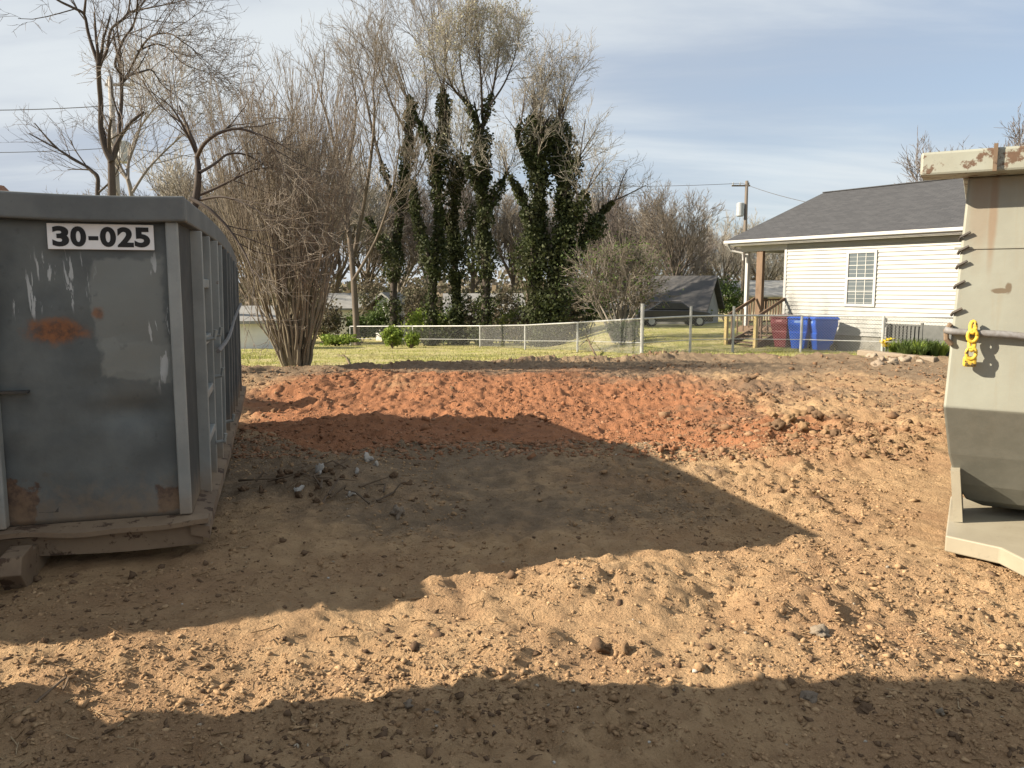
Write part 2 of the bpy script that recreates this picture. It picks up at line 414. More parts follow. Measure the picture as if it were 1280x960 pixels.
def crumbs(name, P, size, mat, label):
    k = len(P); jit = rng.uniform(.5, 1.4, (k, 6, 1)); oct_ = np.array([(1, 0, 0), (-1, 0, 0), (0, 1, 0), (0, -1, 0), (0, 0, 1), (0, 0, -1)], float)
    v = (oct_+rng.normal(0, .28, (k, 6, 3)))*jit*size[:, None, None]*np.array([1.2, 1.0, .65])
    v = np.einsum('kij,kvj->kvi', rotz_many(rng.uniform(0, 6.28, k)), v)+P[:, None, :]
    fo_ = np.array([(0, 2, 4), (2, 1, 4), (1, 3, 4), (3, 0, 4), (2, 0, 5), (1, 2, 5), (3, 1, 5), (0, 3, 5)])
    return tag(raw(name, v.reshape(-1, 3), (fo_[None]+6*np.arange(k)[:, None, None]).reshape(-1, 3), mat), label, 'soil', kind='stuff')
crumb_d = lambda x, y: np.clip(.45+1.5*fbm(x, y, 1.3, 3, 83)+.5*sstep(x, .3, 1.6)+.9*np.exp(-(((x-.35)/.5)**2+((y-4.05)/.35)**2)), .10, 1)
P = scatter(90000, 2.3, 8.2, crumb_d)
crumbs('fine_tan_crumbs', P, np.clip(rng.lognormal(-5.35, .55, len(P)), .002, .022)*(.75+.09*P[:, 1]), MAT['clod_tan'], 'fine crumbs of tan soil covering the near side of the lot')
P = scatter(60000, 7.0, 22, lambda x, y: np.clip(.5+1.5*fbm(x, y, .9, 3, 84), .15, 1))
rmk = (1-sstep(P[:, 0]+1.5*fbm(P[:, 0], P[:, 1], .45, 4, 70), 1.2, 3.8))*sstep(P[:, 0], -4.2, -2.6)*(1-sstep(P[:, 1], 14.5, 18)) > rng.rand(len(P))
crumbs('fine_red_crumbs', P[rmk], np.clip(rng.lognormal(-4.35, .5, rmk.sum()), .008, .05), MAT['clod_red'], 'fine crumbs of red clay in the scraped hollow')
crumbs('fine_brown_crumbs', P[~rmk], np.clip(rng.lognormal(-4.35, .5, (~rmk).sum()), .008, .05), MAT['clod_brown'], 'fine brown crumbs of soil on the far side of the lot')
P = scatter(14000, 2.3, 20, lambda x, y: np.clip(.1+1.4*fbm(x, y, 1.1, 3, 85)+.35*sstep(x, .6, 2)+.5*np.exp(-(((x-3.1)/1.1)**2+((y-9.1)/.9)**2)), .02, 1))
crumbs('dark_crumbs', P, np.clip(rng.lognormal(-4.9, .55, len(P)), .004, .03)*(.75+.09*P[:, 1]), MAT['clod_dark'], 'fine dark crumbs of topsoil speckling the lot')
P = scatter(7000, 2.3, 9, clump); near = P
lumps('loose_tan_soil', P, np.clip(rng.lognormal(-5.25, .6, len(P)), .003, .036)*(1+.05*P[:, 1]), rng.uniform(.55, .95, len(P)), MAT['clod_tan'], 'crumbs of loose tan soil strewn over the scraped lot', 'soil')
P = scatter(13000, 7.2, 21.5, clump)
rmk = (1-sstep(P[:, 0]+1.5*fbm(P[:, 0], P[:, 1], .45, 4, 70), 1.2, 3.8))*sstep(P[:, 0], -4.2, -2.6)*(1-sstep(P[:, 1], 14.5, 18)) > rng.rand(len(P))
PB = P[~rmk]; P = P[rmk]
lumps('loose_brown_soil', PB, np.clip(rng.lognormal(-4.2, .6, len(PB)), .008, .085), rng.uniform(.55, .95, len(PB)), MAT['clod_brown'], 'lumps of loose brown soil towards the lawn and the cream container', 'soil')
lumps('loose_red_soil', P, np.clip(rng.lognormal(-4.25, .55, len(P)), .008, .075), rng.uniform(.55, .95, len(P)), MAT['clod_red'], 'lumps of loose red clay across the far side of the lot', 'soil')
P = scatter(3500, 2.4, 21, clump)
lumps('loose_dark_soil', P, np.clip(rng.lognormal(-5.0, .6, len(P)), .004, .05)*(.7+.10*P[:, 1]), rng.uniform(.5, .9, len(P)), MAT['clod_dark'], 'dark crumbs of topsoil scattered in the dirt', 'soil')
P = scatter(1100, 2.4, 20, lambda x, y: clump(x, y, 90)*.8)
lumps('gravel', P, np.clip(rng.lognormal(-5.1, .45, len(P)), .003, .016)*(.8+.07*P[:, 1]), rng.uniform(.5, .9, len(P)), MAT['pebble'], 'small pale pebbles scattered in the dirt', 'gravel')
# splinters, roots and straw
P = scatter(7000, 2.4, 14, lambda x, y: np.clip(.12+1.0*fbm(x, y, .8, 2, 97)+1.3*np.exp(-(((x-1.75)/1.1)**2+((y-3.9)/.8)**2))+.6*np.exp(-(((x+1.4)/.6)**2+((y-6.3)/.5)**2)), .02, 1))
k = len(P); ln = np.clip(rng.lognormal(-3.55, .6, k), .008, .14)*(1+.05*P[:, 1]); an = rng.uniform(0, 3.14, k); ti = rng.normal(0, .22, k); wd = rng.uniform(.0008, .003, k)*(1+.05*P[:, 1])
d = np.stack([np.cos(an)*np.cos(ti), np.sin(an)*np.cos(ti), np.sin(ti)], -1); sd = np.stack([-np.sin(an), np.cos(an), 0*an], -1); up = np.cross(d, sd)
c0 = P+np.array([0, 0, .006]); bend = sd*(rng.normal(0, .12, k)*ln)[:, None]
rings = []
for tt, bb in ((-.5, 0), (0, 1), (.5, 0)):
    cc = c0+d*(ln*tt)[:, None]+bend*bb
    for q in range(3):
        a = q*2.094; rings.append(cc+sd*(np.cos(a)*wd)[:, None]+up*(np.sin(a)*wd)[:, None])
V = np.stack(rings, 1).reshape(-1, 3); fb = []
for i in range(2):
    for q in range(3): fb.append((i*3+q, i*3+(q+1) % 3, i*3+3+(q+1) % 3, i*3+3+q))
Fx = (np.array(fb)[None]+9*np.arange(k)[:, None, None]).reshape(-1, 4)
tag(raw('wood_litter', V, Fx, MAT['chip']), 'splinters, root threads and straw littering the dirt', 'litter', kind='stuff')
# grass blades on the lawn behind the lot
def blades(name, x, y, hgt, wid, mat, label, cat):
    k = len(x); z = ground(x, y); an = rng.uniform(0, 6.28, k); lean = rng.normal(0, .35, (k, 2))
    b0 = np.stack([x, y, z-.01], -1); s_ = np.stack([np.cos(an), np.sin(an), 0*an], -1)*wid[:, None]
    tip = b0+np.stack([lean[:, 0]*hgt, lean[:, 1]*hgt, hgt], -1)
    V = np.stack([b0-s_, b0+s_, tip], 1).reshape(-1, 3)
    o = raw(name, V, np.arange(3*k).reshape(-1, 3), mat); return tag(o, label, cat, kind='stuff')
MAT['grass'] = leafmat('grass', (.22, .25, .05), (.36, .36, .11), (.42, .37, .18))
n = 90000; y = rng.uniform(16, 46, n)**1.0; x = rng.uniform(-1, 1, n)*(y*.62)+.0*y
k = (y > lawn_edge(x)-.25+rng.normal(0, .2, n)); x, y = x[k], y[k]
dens = np.clip(.55+1.5*fbm(x, y, .5, 3, 33), .1, 1); k = rng.rand(len(x)) < dens; x, y = x[k], y[k]
blades('grass', x, y, rng.uniform(.03, .09, len(x))*(1+.8*(rng.rand(len(x)) < .06)), rng.uniform(.008, .016, len(x)), MAT['grass'], 'patchy spring grass on the lawn beyond the dirt', 'grass')

# ================================================================== grey roll-off dumpster
m, t, b = material('grey_dumpster_front'); g = G(t)
co = g.coord(); n1 = g.noise(co, 2.2, 6, .6); n2 = g.noise(co, 14, 6, .65); n3 = g.noise(g.coord('Object', (16, 16, 2.2)), 1.6, 5, .6, .6)
c = g.mix(g.sm(n1, .35, .68), (.095, .105, .106), (.145, .157, .153))
c = g.mix(g.m('MULTIPLY', g.rect((-.27, 1.40), (.185, .34), .10, 3.5), .62), c, (.225, .238, .222))          # faded repainted patch
c = g.mix(g.m('MULTIPLY', g.rect((-.20, 1.16), (.22, .10), .16, 4), .45), c, (.23, .245, .23))
scr = g.m('MULTIPLY', g.sm(n3, .57, .62), g.m('ADD', g.blob((-.62, 0, 1.62), (.17, 1, .17), .15, 5, .3), g.m('ADD', g.blob((-.125, 0, 1.38), (.06, 1, .36), .12, 5, .3), g.blob((-.80, 0, 1.5), (.09, 1, .10), .15, 5, .3))))
c = g.mix(g.m('MINIMUM', scr, .9), c, (.44, .46, .46))
dent = g.sm(n2, .60, .72); c = g.mix(g.m('MULTIPLY', dent, .35), c, (.06, .065, .065))
rust = g.blob((-.66, 0, 1.33), (.13, 1, .06), .55, 7, .5)
rust = g.m('MAXIMUM', rust, g.m('MULTIPLY', g.blob((-.44, 0, 1.43), (.03, 1, .03), .5, 16, .5), .8))
rc = g.mix(g.sm(n2, .4, .62), (.26, .10, .035), (.10, .045, .025))
c = g.mix(g.m('MULTIPLY', rust, .85), c, rc)
c = g.mix(g.m('MULTIPLY', g.m('MAXIMUM', g.rect((-.12, .34), (.06, .075), .05, 16), g.rect((-.90, .36), (.10, .12), .14, 9)), .85), c, g.mix(g.sm(n2, .35, .65), (.07, .04, .028), (.17, .095, .055)))
sepn = g.n('ShaderNodeSeparateXYZ'); g.l(co, sepn.inputs[0])
mud = g.sm(g.m('ADD', sepn.outputs[2], g.m('MULTIPLY', g.m('SUBTRACT', n2, .5), -.5)), .52, .22)
c = g.mix(g.m('MULTIPLY', mud, .55), c, (.25, .18, .115))
g.l(c, b.inputs['Base Color']); b.inputs['Roughness'].default_value = .66; b.inputs['Specular IOR Level'].default_value = .25
g.bump(g.m('ADD', n1, g.m('MULTIPLY', n2, .25)), .35, .02, b); MAT['grey_front'] = m

def worn(name, paint1, paint2, rust1=(.20, .10, .055), amount=.62, nsc=7, mudz=None, rough=.55):
    m, t, b = material(name); g = G(t); co = g.coord()
    n1 = g.noise(co, 2.5, 6, .6); n2 = g.noise(co, nsc, 8, .68); n3 = g.noise(co, 45, 5, .6)
    c = g.mix(g.sm(n1, .35, .68), paint1, paint2)
    c = g.mix(g.m('MULTIPLY', g.sm(n3, .58, .75), .3), c, tuple(v*.5 for v in paint1))
    c = g.mix(g.sm(n2, amount, amount+.05), c, g.mix(n3, rust1, tuple(v*.5 for v in rust1)))
    if mudz:
        s_ = g.n('ShaderNodeSeparateXYZ'); g.l(co, s_.inputs[0])
        mu = g.sm(g.m('ADD', s_.outputs[2], g.m('MULTIPLY', g.m('SUBTRACT', n2, .5), -mudz)), mudz*1.6, mudz*.5)
        c = g.mix(g.m('MULTIPLY', mu, .7), c, (.26, .18, .11))
    g.l(c, b.inputs['Base Color']); b.inputs['Roughness'].default_value = rough; b.inputs['Specular IOR Level'].default_value = .35
    g.bump(g.m('ADD', n1, g.m('MULTIPLY', n2, .4)), .25, .01, b); return m
MAT['grey_steel'] = worn('grey_steel', (.10, .107, .107), (.14, .148, .144), amount=.68, mudz=.3)
MAT['side_sheet'] = worn('shaded_side_sheet', (.05, .052, .05), (.075, .076, .072), amount=.66, mudz=.3, rough=.95)  # darker copy of the grey steel, shade between the ribs put into its colour
MAT['grey_light'] = worn('grey_light_edge', (.22, .235, .23), (.29, .305, .295), amount=.64, mudz=.3)
MAT['muddy_steel'] = worn('muddy_steel', (.22, .16, .105), (.15, .105, .07), (.09, .055, .035), .54, rough=.85)
MAT['dark_steel'] = plain('dark_steel', (.05, .05, .05), (.09, .075, .06), 6, .7, .2)
MAT['cable'] = plain('cable_steel', (.22, .22, .22), (.15, .14, .13), 30, .6, .1)
MAT['plate'] = plain('white_sticker', (.80, .80, .80), (.74, .74, .73), 5, .5, .05)
MAT['ink'] = plain('black_ink', (.012, .012, .012), (.02, .02, .02), 8, .5, 0)
MAT['rust'] = plain('rusty_inside', (.12, .065, .04), (.06, .035, .025), 9, .9, .3)

ex = Vector((math.cos(R(16.5)), math.sin(R(16.5)), 0)); ey = Vector((-ex.y, ex.x, 0))
O = Vector((-1.83, 4.56, 0))-ex*.05+ey*.08
D = thing('roll_off_dumpster', 'dark grey steel roll-off dumpster numbered 30-025 with ribbed side', 'dumpster', O, R(16.5))
WD, LN = 2.36, 6.55
# front sheet with soft dents, a grid with thickness
u = np.linspace(-WD+.002, -.002, 60); w = np.linspace(.24, 1.94, 46); UU, WW = np.meshgrid(u, w, indexing='ij')
dn = .035*fbm(UU, WW, 2.3, 2, 5)+.018*fbm(UU, WW, 7, 2, 8); dn *= sstep(-UU, .02, .2)*sstep(WW, .24, .4)*(1-sstep(WW, 1.8, 1.94))
dn += .06*np.exp(-(((UU+.30)/.18)**2+((WW-.86)/.07)**2))
V = np.stack([UU, dn, WW], -1).reshape(-1, 3); I = np.arange(V.shape[0]).reshape(60, 46)
Fq = np.stack([I[:-1, :-1], I[1:, :-1], I[1:, 1:], I[:-1, 1:]], -1).reshape(-1, 4)
fp = raw('front_panel', V, Fq, MAT['grey_front'], D, True); sm_ = fp.modifiers.new('thick', 'SOLIDIFY'); sm_.thickness = .012; sm_.offset = -1
def bow(y):          # the top of the long side is knocked out of line
    tt = max(0, min(1, y/LN)); return .035*math.sin(math.pi*tt), -.13*tt+.055*math.sin(math.pi*tt)
# long sides, rear door, floor
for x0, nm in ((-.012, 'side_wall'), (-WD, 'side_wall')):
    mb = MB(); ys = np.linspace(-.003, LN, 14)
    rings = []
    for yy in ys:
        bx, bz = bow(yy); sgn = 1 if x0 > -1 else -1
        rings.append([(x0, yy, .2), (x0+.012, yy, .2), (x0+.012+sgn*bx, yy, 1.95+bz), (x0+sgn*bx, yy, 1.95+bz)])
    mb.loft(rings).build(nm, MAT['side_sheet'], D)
    mb = MB(); rings = []
    o0, o1 = (-.09, .05) if x0 > -1 else (-WD-.05, -WD+.09)
    for yy in np.linspace(.0605, LN+.05, 24):
        bx, bz = bow(yy); sgn = 1 if x0 > -1 else -1; bx *= sgn
        rings.append([(o0+bx, yy, 1.94+bz), (o1+bx, yy, 1.94+bz), (o1+bx, yy, 2.08+bz), (o0+bx, yy, 2.08+bz)])
    mb.loft(rings).build('top_rail', MAT['grey_steel'], D, .012)
    xa, xb = (.002, .105) if x0 > -1 else (-WD-.13, -WD-.002)
    mb = MB(); rings = []
    for yy in np.linspace(-.13, LN, 20):
        wz = .012*math.sin(yy*2.3)+.008*math.sin(yy*5.1)
        hi, lo = (.225+wz, .20+wz); rings.append([(xa, yy, .15), (xb if x0 > -1 else xa, yy, lo-.07), (xb if x0 > -1 else xa, yy, lo), (xa if x0 > -1 else xa, yy, hi)] if x0 > -1 else [(xa, yy, .13), (xb, yy, .15), (xb, yy, hi), (xa, yy, lo)])
    mb.loft(rings).build('bottom_rail', MAT['muddy_steel'], D)
MB().box((-WD, LN, .2), (0, LN+.05, 1.82)).build('rear_door', MAT['grey_steel'], D, .01)
MB().box((-WD+.02, .03, .19), (-.02, LN-.01, .235)).build('floor_plate', MAT['rust'], D)
# front frame
mb = MB(); xs = np.linspace(-WD-.05, .05, 20); rings = []
for xx in xs:
    wz = .008*math.sin(xx*4); rings.append([(xx, -.08, 1.94+wz), (xx, .06, 1.94+wz), (xx, .06, 2.08+wz), (xx, -.08, 2.08+wz)])
mb.loft(rings).build('top_rail', MAT['grey_steel'], D, .012)
for xa, xb in ((-.062, .004), (-WD-.004, -WD+.062)):
    MB().box((xa, -.045, .25), (xb, -.004, 1.939)).build('corner_post', MAT['grey_light'], D, .008)
for xa, xb in ((-1.045, -.945), (-1.415, -1.315)):
    MB().box((xa, -.085, .25), (xb, -.012, 1.85)).build('front_post', MAT['grey_light'], D, .008)
mb = MB(); rings = []
for xx in np.linspace(-WD-.10, .10, 34):
    wz = .010*math.sin(xx*6.1+1)+.006*math.sin(xx*13); rings.append([(xx, -.155, .205+wz), (xx, -.01, .218), (xx, -.01, .245), (xx, -.155, .232+wz)])
mb.loft(rings).build('front_lip', MAT['muddy_steel'], D)
mb = MB(); rings = []
for xx in np.linspace(-WD+.02, .06, 24):
    wz = .008*math.sin(xx*5); rings.append([(xx, -.105+wz*.4, .085+wz), (xx, -.04, .085+wz), (xx, -.04, .203), (xx, -.105+wz*.4, .199)])
mb.loft(rings).build('front_channel', MAT['muddy_steel'], D)
MB().box((-.985, -.055, 1.0), (-.80, .0, 1.012)).build('latch_lip', MAT['dark_steel'], D)
MB().box((-.80, -.004, .31), (-.70, .03, .42), Matrix.Rotation(R(3), 3, 'Y')).build('drain_hole', MAT['dark_steel'], D)
for xa in (-.90, -1.62):                                   # long sills with turned-down noses
    MB().prism([(-.16, -.02), (-.34, -.01), (-.44, .10), (-.40, .185), (-.20, .19), (-.2, .16), (-.02, .16), (LN, .16), (LN, -.02)], xa, xa+.11).build('sill', MAT['muddy_steel'], D, .006)
MB().prism([(-.47, .07), (-.47, .15), (-.34, .175), (-.34, .09)], -1.50, -.91).build('hook_bar', MAT['muddy_steel'], D, .006)
for xa in (-.55, -1.95):
    for yy in (.5, 5.9):
        MB().tube([(xa, yy, .085), (xa+.14, yy, .085)], .09, 16).build('roller', MAT['dark_steel'], D)
# ribs along the side
ribs = [.62+.60*i for i in range(10)]
for yy in ribs:
    bx, bz = bow(yy); dx = random.uniform(-.008, .008)
    mb = MB(); mb.loft([[(xx+bx*q, yy+e, zz+bz*q) for xx, e in ((-.02, -.024), (.072+dx, -.022), (.072+dx, .022), (-.02, .024))] for zz, q in ((.19, 0), (.9, .45), (1.93, 1))])
    mb.build('rib', MAT['grey_light'] if yy < 2.6 else MAT['grey_steel'], D, .006)
    bx, bz = bow(yy)
    MB().loft([[(xx+bx*q-WD-.06, yy+e, zz+bz*q) for xx, e in ((-.02, -.038), (.082, -.034), (.082, .034), (-.02, .038))] for zz, q in ((.19, 0), (1.93, 1))]).build('rib', MAT['grey_steel'], D)
for zz, dz in ((1.60, .03), (1.22, .028), (.86, .026), (.56, .024)):
    MB().box((.02, .655, zz-dz), (.068, 1.185, zz+dz)).build('ladder_rung', MAT['grey_light'], D, .006)
for yy, zz in ((1.22, 1.25), (1.24, .95), (1.2, .47), (.66, 1.26), (2.45, .42)):
    MB().tube([(.07, yy, zz-.03), (.125, yy, zz-.02), (.135, yy, zz+.035)], .016, 6).build('hook_or_shadow_tick', MAT['grey_light'], D)
cb = []
for i in range(9):
    q = i/8; cb.append((.10+.012*math.sin(q*7), 1.35+q*4.4, 1.10+q*.26-.06*math.sin(math.pi*q)))
MB().tube(cb, .017, 6).build('tarp_cable', MAT['cable'], D)
# number plate
pl = MB().box((-.660, -.022, 1.782), (-.125, -.016, 1.922)).build('number_plate', MAT['plate'], D)
pl.modifiers.new('b', 'BEVEL').width = .002
def lettering(body, size, off, mat, parent, width, height, loc, rot):
    cu = bpy.data.curves.new('txt', 'FONT'); cu.body = body; cu.size = size; cu.offset = off; cu.extrude = .0008; cu.align_x = 'CENTER'
    cu.resolution_u = 6; to = bpy.data.objects.new('txt', cu); COL.objects.link(to)
    dg = bpy.context.evaluated_depsgraph_get(); dg.update(); me = bpy.data.meshes.new_from_object(to.evaluated_get(dg)); bpy.data.objects.remove(to)
    a = np.zeros(len(me.vertices)*3, np.float32); me.vertices.foreach_get('co', a); a = a.reshape(-1, 3)
    lo, hi = a.min(0), a.max(0); a[:, 0] = (a[:, 0]-(lo[0]+hi[0])/2)*width/(hi[0]-lo[0]); a[:, 1] = (a[:, 1]-(lo[1]+hi[1])/2)*height/(hi[1]-lo[1])
    me.vertices.foreach_set('co', a.ravel()); me.update()
    o = link('number_lettering', me, mat, parent); o.location = loc; o.rotation_euler = rot; return o
for ch, p0, p1 in (('3', 76, 94.5), ('0', 96, 113.5), ('-', 116, 127), ('0', 129, 147), ('2', 148.5, 167), ('5', 168, 186)):
    lettering(ch, .14, .0062, MAT['ink'], pl, (p1-p0)*.00446, .110 if ch != '-' else .022, (-.3925+((p0+p1)/2-130.5)*.00446, -.0235, 1.852 if ch != '-' else 1.844), (R(90), 0, 0))

# ================================================================== cream roll-off container
m, t, b = material('cream_container'); g = G(t); co = g.coord()
n1 = g.noise(co, 1.6, 6, .6); n2 = g.noise(co, 9, 8, .68); n3 = g.noise(g.coord('Object', (9, 9, .8)), 1.5, 5, .6); n4 = g.noise(co, 60, 4, .6)
c = g.mix(g.sm(n1, .35, .65), (.30, .31, .26), (.262, .265, .22))
c = g.mix(g.m('MULTIPLY', g.sm(n3, .5, .68), .45), c, (.27, .25, .19))
c = g.mix(g.m('MULTIPLY', g.sm(n4, .6, .75), .25), c, (.40, .36, .26))
st = g.m('MULTIPLY', g.m('MAXIMUM', g.blob((.185, 0, 1.98), (.022, 2, .27), .12, 7, .5), g.m('MULTIPLY', g.blob((.12, 0, 2.0), (.05, 2, .25), .2, 7, .6), .6)), .55)
c = g.mix(st, c, (.22, .12, .055))
c = g.mix(g.m('MULTIPLY', g.m('MAXIMUM', g.blob((.245, 0, 1.555), (.05, 2, .014), .5, 12, .25), g.blob((.285, 0, 1.57), (.016, 2, .032), .5, 14, .25)), .85), c, (.12, .085, .05))
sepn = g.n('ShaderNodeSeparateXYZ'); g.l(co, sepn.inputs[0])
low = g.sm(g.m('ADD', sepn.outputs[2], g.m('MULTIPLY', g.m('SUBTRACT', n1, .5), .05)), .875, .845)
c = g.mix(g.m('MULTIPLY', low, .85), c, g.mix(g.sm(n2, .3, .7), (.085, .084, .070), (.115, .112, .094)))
g.l(c, b.inputs['Base Color']); b.inputs['Roughness'].default_value = .5
g.bump(g.m('ADD', n1, g.m('MULTIPLY', n2, .2)), .3, .02, b); MAT['cream'] = m
MAT['cream_chipped'] = worn('cream_chipped', (.32, .335, .285), (.28, .285, .235), (.16, .10, .065), .535, 9)
MAT['cream_base'] = worn('cream_base', (.33, .30, .225), (.28, .25, .185), (.30, .2, .11), .66, 6)
MAT['lock_yellow'] = worn('lock_yellow', (.70, .48, .05), (.55, .36, .05), (.10, .07, .03), .56, 22)
C = thing('roll_off_container', 'tall cream roll-off container with tapered tub bottom and chipped top rail', 'container', (2.59, 4.75, 0), R(-30))
WC, LC = 2.4, 5.8
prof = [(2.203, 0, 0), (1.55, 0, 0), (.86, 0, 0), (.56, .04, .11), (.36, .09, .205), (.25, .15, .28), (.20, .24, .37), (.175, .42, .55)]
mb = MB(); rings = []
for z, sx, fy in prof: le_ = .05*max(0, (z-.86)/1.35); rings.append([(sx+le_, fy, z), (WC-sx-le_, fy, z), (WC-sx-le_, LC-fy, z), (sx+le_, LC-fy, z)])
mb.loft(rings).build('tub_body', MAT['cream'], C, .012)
for lo, hi in (((-.19, -.20, 2.205), (WC+.19, .05, 2.335)), ((.02, .052, 2.2), (.14, LC, 2.334)), ((WC-.14, .052, 2.2), (WC-.02, LC, 2.334)), ((.02, LC+.002, 2.2), (WC-.02, LC+.12, 2.335))):
    MB().box(lo, hi).build('top_rail', MAT['cream_chipped'], C, .014)
MB().box((.002, -.006, 1.795), (WC, .01, 1.807)).build('weld_seam', MAT['cream'], C)
MB().box((.165, -.224, 2.205), (.185, -.199, 2.352)).build('rail_joint', MAT['muddy_steel'], C)
bar = [(-.02, -.03, 1.325)]+[(.03+.25*i, -.035-.008*math.sin(i*1.7), 1.315-.012*i+.006*math.sin(i*2.1)) for i in range(10)]
MB().tube(bar, .020, 8).build('tie_bar', MAT['cable'], C, smooth=True)
MB().tube([(.01, -.01, 1.36), (-.012, -.02, 1.32), (-.008, -.02, 1.27), (.02, -.01, 1.24)], .016, 8).build('hinge_hook', MAT['muddy_steel'], C)
mb = MB()
for i in range(4):
    z0 = 1.345-.05*i; rr = [(.125+.024*math.cos(a)*(1 if i % 2 else .55), -.055-.012*i % .02+.015*math.sin(a)*(0 if i % 2 else 1), z0+.034*math.sin(a)) for a in np.linspace(0, 6.28, 13)]
    mb.tube(rr, .0115, 6)
mb.build('lock_chain', MAT['lock_yellow'], C, smooth=True)
MB().box((.085, -.075, 1.115), (.155, -.03, 1.175)).build('padlock', MAT['lock_yellow'], C, .012)
for z in (1.88, 1.80, 1.715, 1.60, 1.44):
    lx_ = .05*(z-.86)/1.35; MB().tube([(lx_-.012, .02, z-.03), (lx_-.006, -.012, z-.015), (lx_+.042, -.016, z+.012)], .0085, 6).build('hook_or_shadow_tick', MAT['dark_steel'], C)  # small hook ticks, made dark to stand for shadows on the wall edge
MB().prism([(.06, -.27), (.33, -.36), (.52, -.66), (1.88, -.66), (2.07, -.36), (2.34, -.27), (2.34, .75), (.06, .75)], .055, .15, 'z').build('base_plate', MAT['cream_base'], C, .008)
for xa in (.62, 1.64):
    MB().box((xa, -.55, -.03), (xa+.12, LC, .0545)).build('sill', MAT['muddy_steel'], C)
MB().box((.075, .06, .152), (.125, .40, .47), Matrix.Rotation(R(-6), 3, 'Y')).build('gusset', MAT['cream_base'], C)
MB().box((2.275, .06, .152), (2.325, .40, .47), Matrix.Rotation(R(6), 3, 'Y')).build('gusset', MAT['cream_base'], C)
for yy in (1.4, 3.2, 5.2): MB().box((.35, yy, .056), (WC-.35, yy+.12, .172)).build('cross_member', MAT['cream_base'], C)

# ================================================================== unseen flat-nosed truck added west of the view to cast the foreground shadow
MAT['truck_white'] = plain('truck_white', (.62, .62, .60), (.55, .55, .53), 3, .4, .03)
MAT['tyre'] = plain('tyre_rubber', (.02, .02, .02), (.035, .03, .028), 12, .85, .2)
MAT['dark_glass'] = plain('dark_glass', (.02, .025, .03), (.03, .035, .04), 3, .08, 0, spec=.5)
T = thing('shadow_truck', 'unseen white flat-nosed box truck added to cast the foreground shadow', 'truck', (-2.62, 0, 0), 0)
cabp = [(2.74, .30), (2.92, .33), (2.93, .50), (2.66, .66), (2.70, .92), (2.83, 1.02), (2.72, 1.22), (2.80, 1.38), (2.86, 1.55), (2.74, 1.72), (2.70, 2.55), (2.5, 2.68), (1.0, 2.70), (1.0, .45), (1.3, .4), (1.3, .8), (2.2, .8), (2.2, .4)]  # nose profile shaped to the outline of the foreground shadow
MB().loft([[(xx, min(yy, yy-(yy-2.3)*bk/.6 if yy > 2.3 else yy)-.05, zz) for yy, zz in cabp] for xx, bk in ((0, 0), (-.25, .10), (-.6, .22), (-1.1, .30), (-2.2, .42))]).build('cab', MAT['truck_white'], T, .02)
MB().box((-2.02, 2.48, 1.75), (-.68, 2.53, 2.45)).build('windscreen', MAT['dark_glass'], T)
MB().box((-.01, 1.3, 1.6), (.012, 2.4, 2.4)).build('side_window', MAT['dark_glass'], T)
MB().box((-2.25, -4.5, .75), (.04, .9, 2.95)).build('cargo_box', MAT['truck_white'], T, .02)
MB().box((-1.5, -4.4, .5), (-.7, 2.3, .74)).build('chassis', MAT['dark_steel'], T)
for yy in (1.75, -3.0):
    for xx in (-2.15, -.3):
        wgz = gz(-2.62+xx+.13, yy)
        o = MB().tube([(xx, yy, .42), (xx+.06, yy, .42), (xx+.2, yy, .42), (xx+.26, yy, .42)], [.36, .42, .42, .36], 24).build('wheel', MAT['tyre'], T, smooth=False); o.location.z = wgz
for xx in (-1.75, -.65): MB().box((xx, 2.40, .75), (xx+.25, 2.56, .9)).build('headlight', MAT['plate'], T)
D2 = copy_tree(D)  # second dumpster out of view, added to widen the shadow on the ground
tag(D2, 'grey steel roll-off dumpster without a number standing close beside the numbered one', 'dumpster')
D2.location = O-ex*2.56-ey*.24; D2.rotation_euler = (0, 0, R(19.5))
for o in [x for x in bpy.data.objects if x.parent == D2 and x.name.startswith('number_plate')]:
    for c_ in [x for x in bpy.data.objects if x.parent == o]: bpy.data.objects.remove(c_)
    bpy.data.objects.remove(o)

# ================================================================== white house with porch
MAT['siding'] = plain('white_vinyl', (.30, .305, .285), (.28, .285, .265), 2, .5, .05)
MAT['trim'] = plain('white_trim', (.42, .42, .41), (.38, .38, .37), 3, .5, .03)
MAT['concrete'] = plain('concrete_block', (.28, .275, .25), (.24, .235, .21), 5, .9, .25)
MAT['soffit'] = plain('soffit_vinyl', (.55, .55, .52), (.5, .5, .47), 3, .6, .05)
MAT['deckwood'] = plain('brown_deck_wood', (.175, .118, .078), (.12, .08, .052), 6, .75, .15, stretch=(1, 1, .3))
MAT['pine'] = plain('treated_pine', (.42, .34, .15), (.34, .26, .12), 6, .75, .15, stretch=(1, 1, .3))
m, t, b = material('charcoal_shingles'); g = G(t); co = g.coord('Object')
bt = g.n('ShaderNodeTexBrick'); g.l(g.coord('Object', (1, 1, 1)), bt.inputs[0]); bt.inputs['Scale'].default_value = 1
bt.inputs['Brick Width'].default_value = .3; bt.inputs['Row Height'].default_value = .14; bt.inputs['Mortar Size'].default_value = .006
bt.inputs['Color1'].default_value = (.055, .057, .062, 1); bt.inputs['Color2'].default_value = (.075, .077, .082, 1); bt.inputs['Mortar'].default_value = (.03, .03, .03, 1)
nz = g.noise(co, 30, 4, .6); c = g.mix(g.m('MULTIPLY', g.sm(nz, .4, .7), .4), bt.outputs[0], (.10, .10, .10))
g.l(c, b.inputs['Base Color']); b.inputs['Roughness'].default_value = .95; b.inputs['Specular IOR Level'].default_value = .15
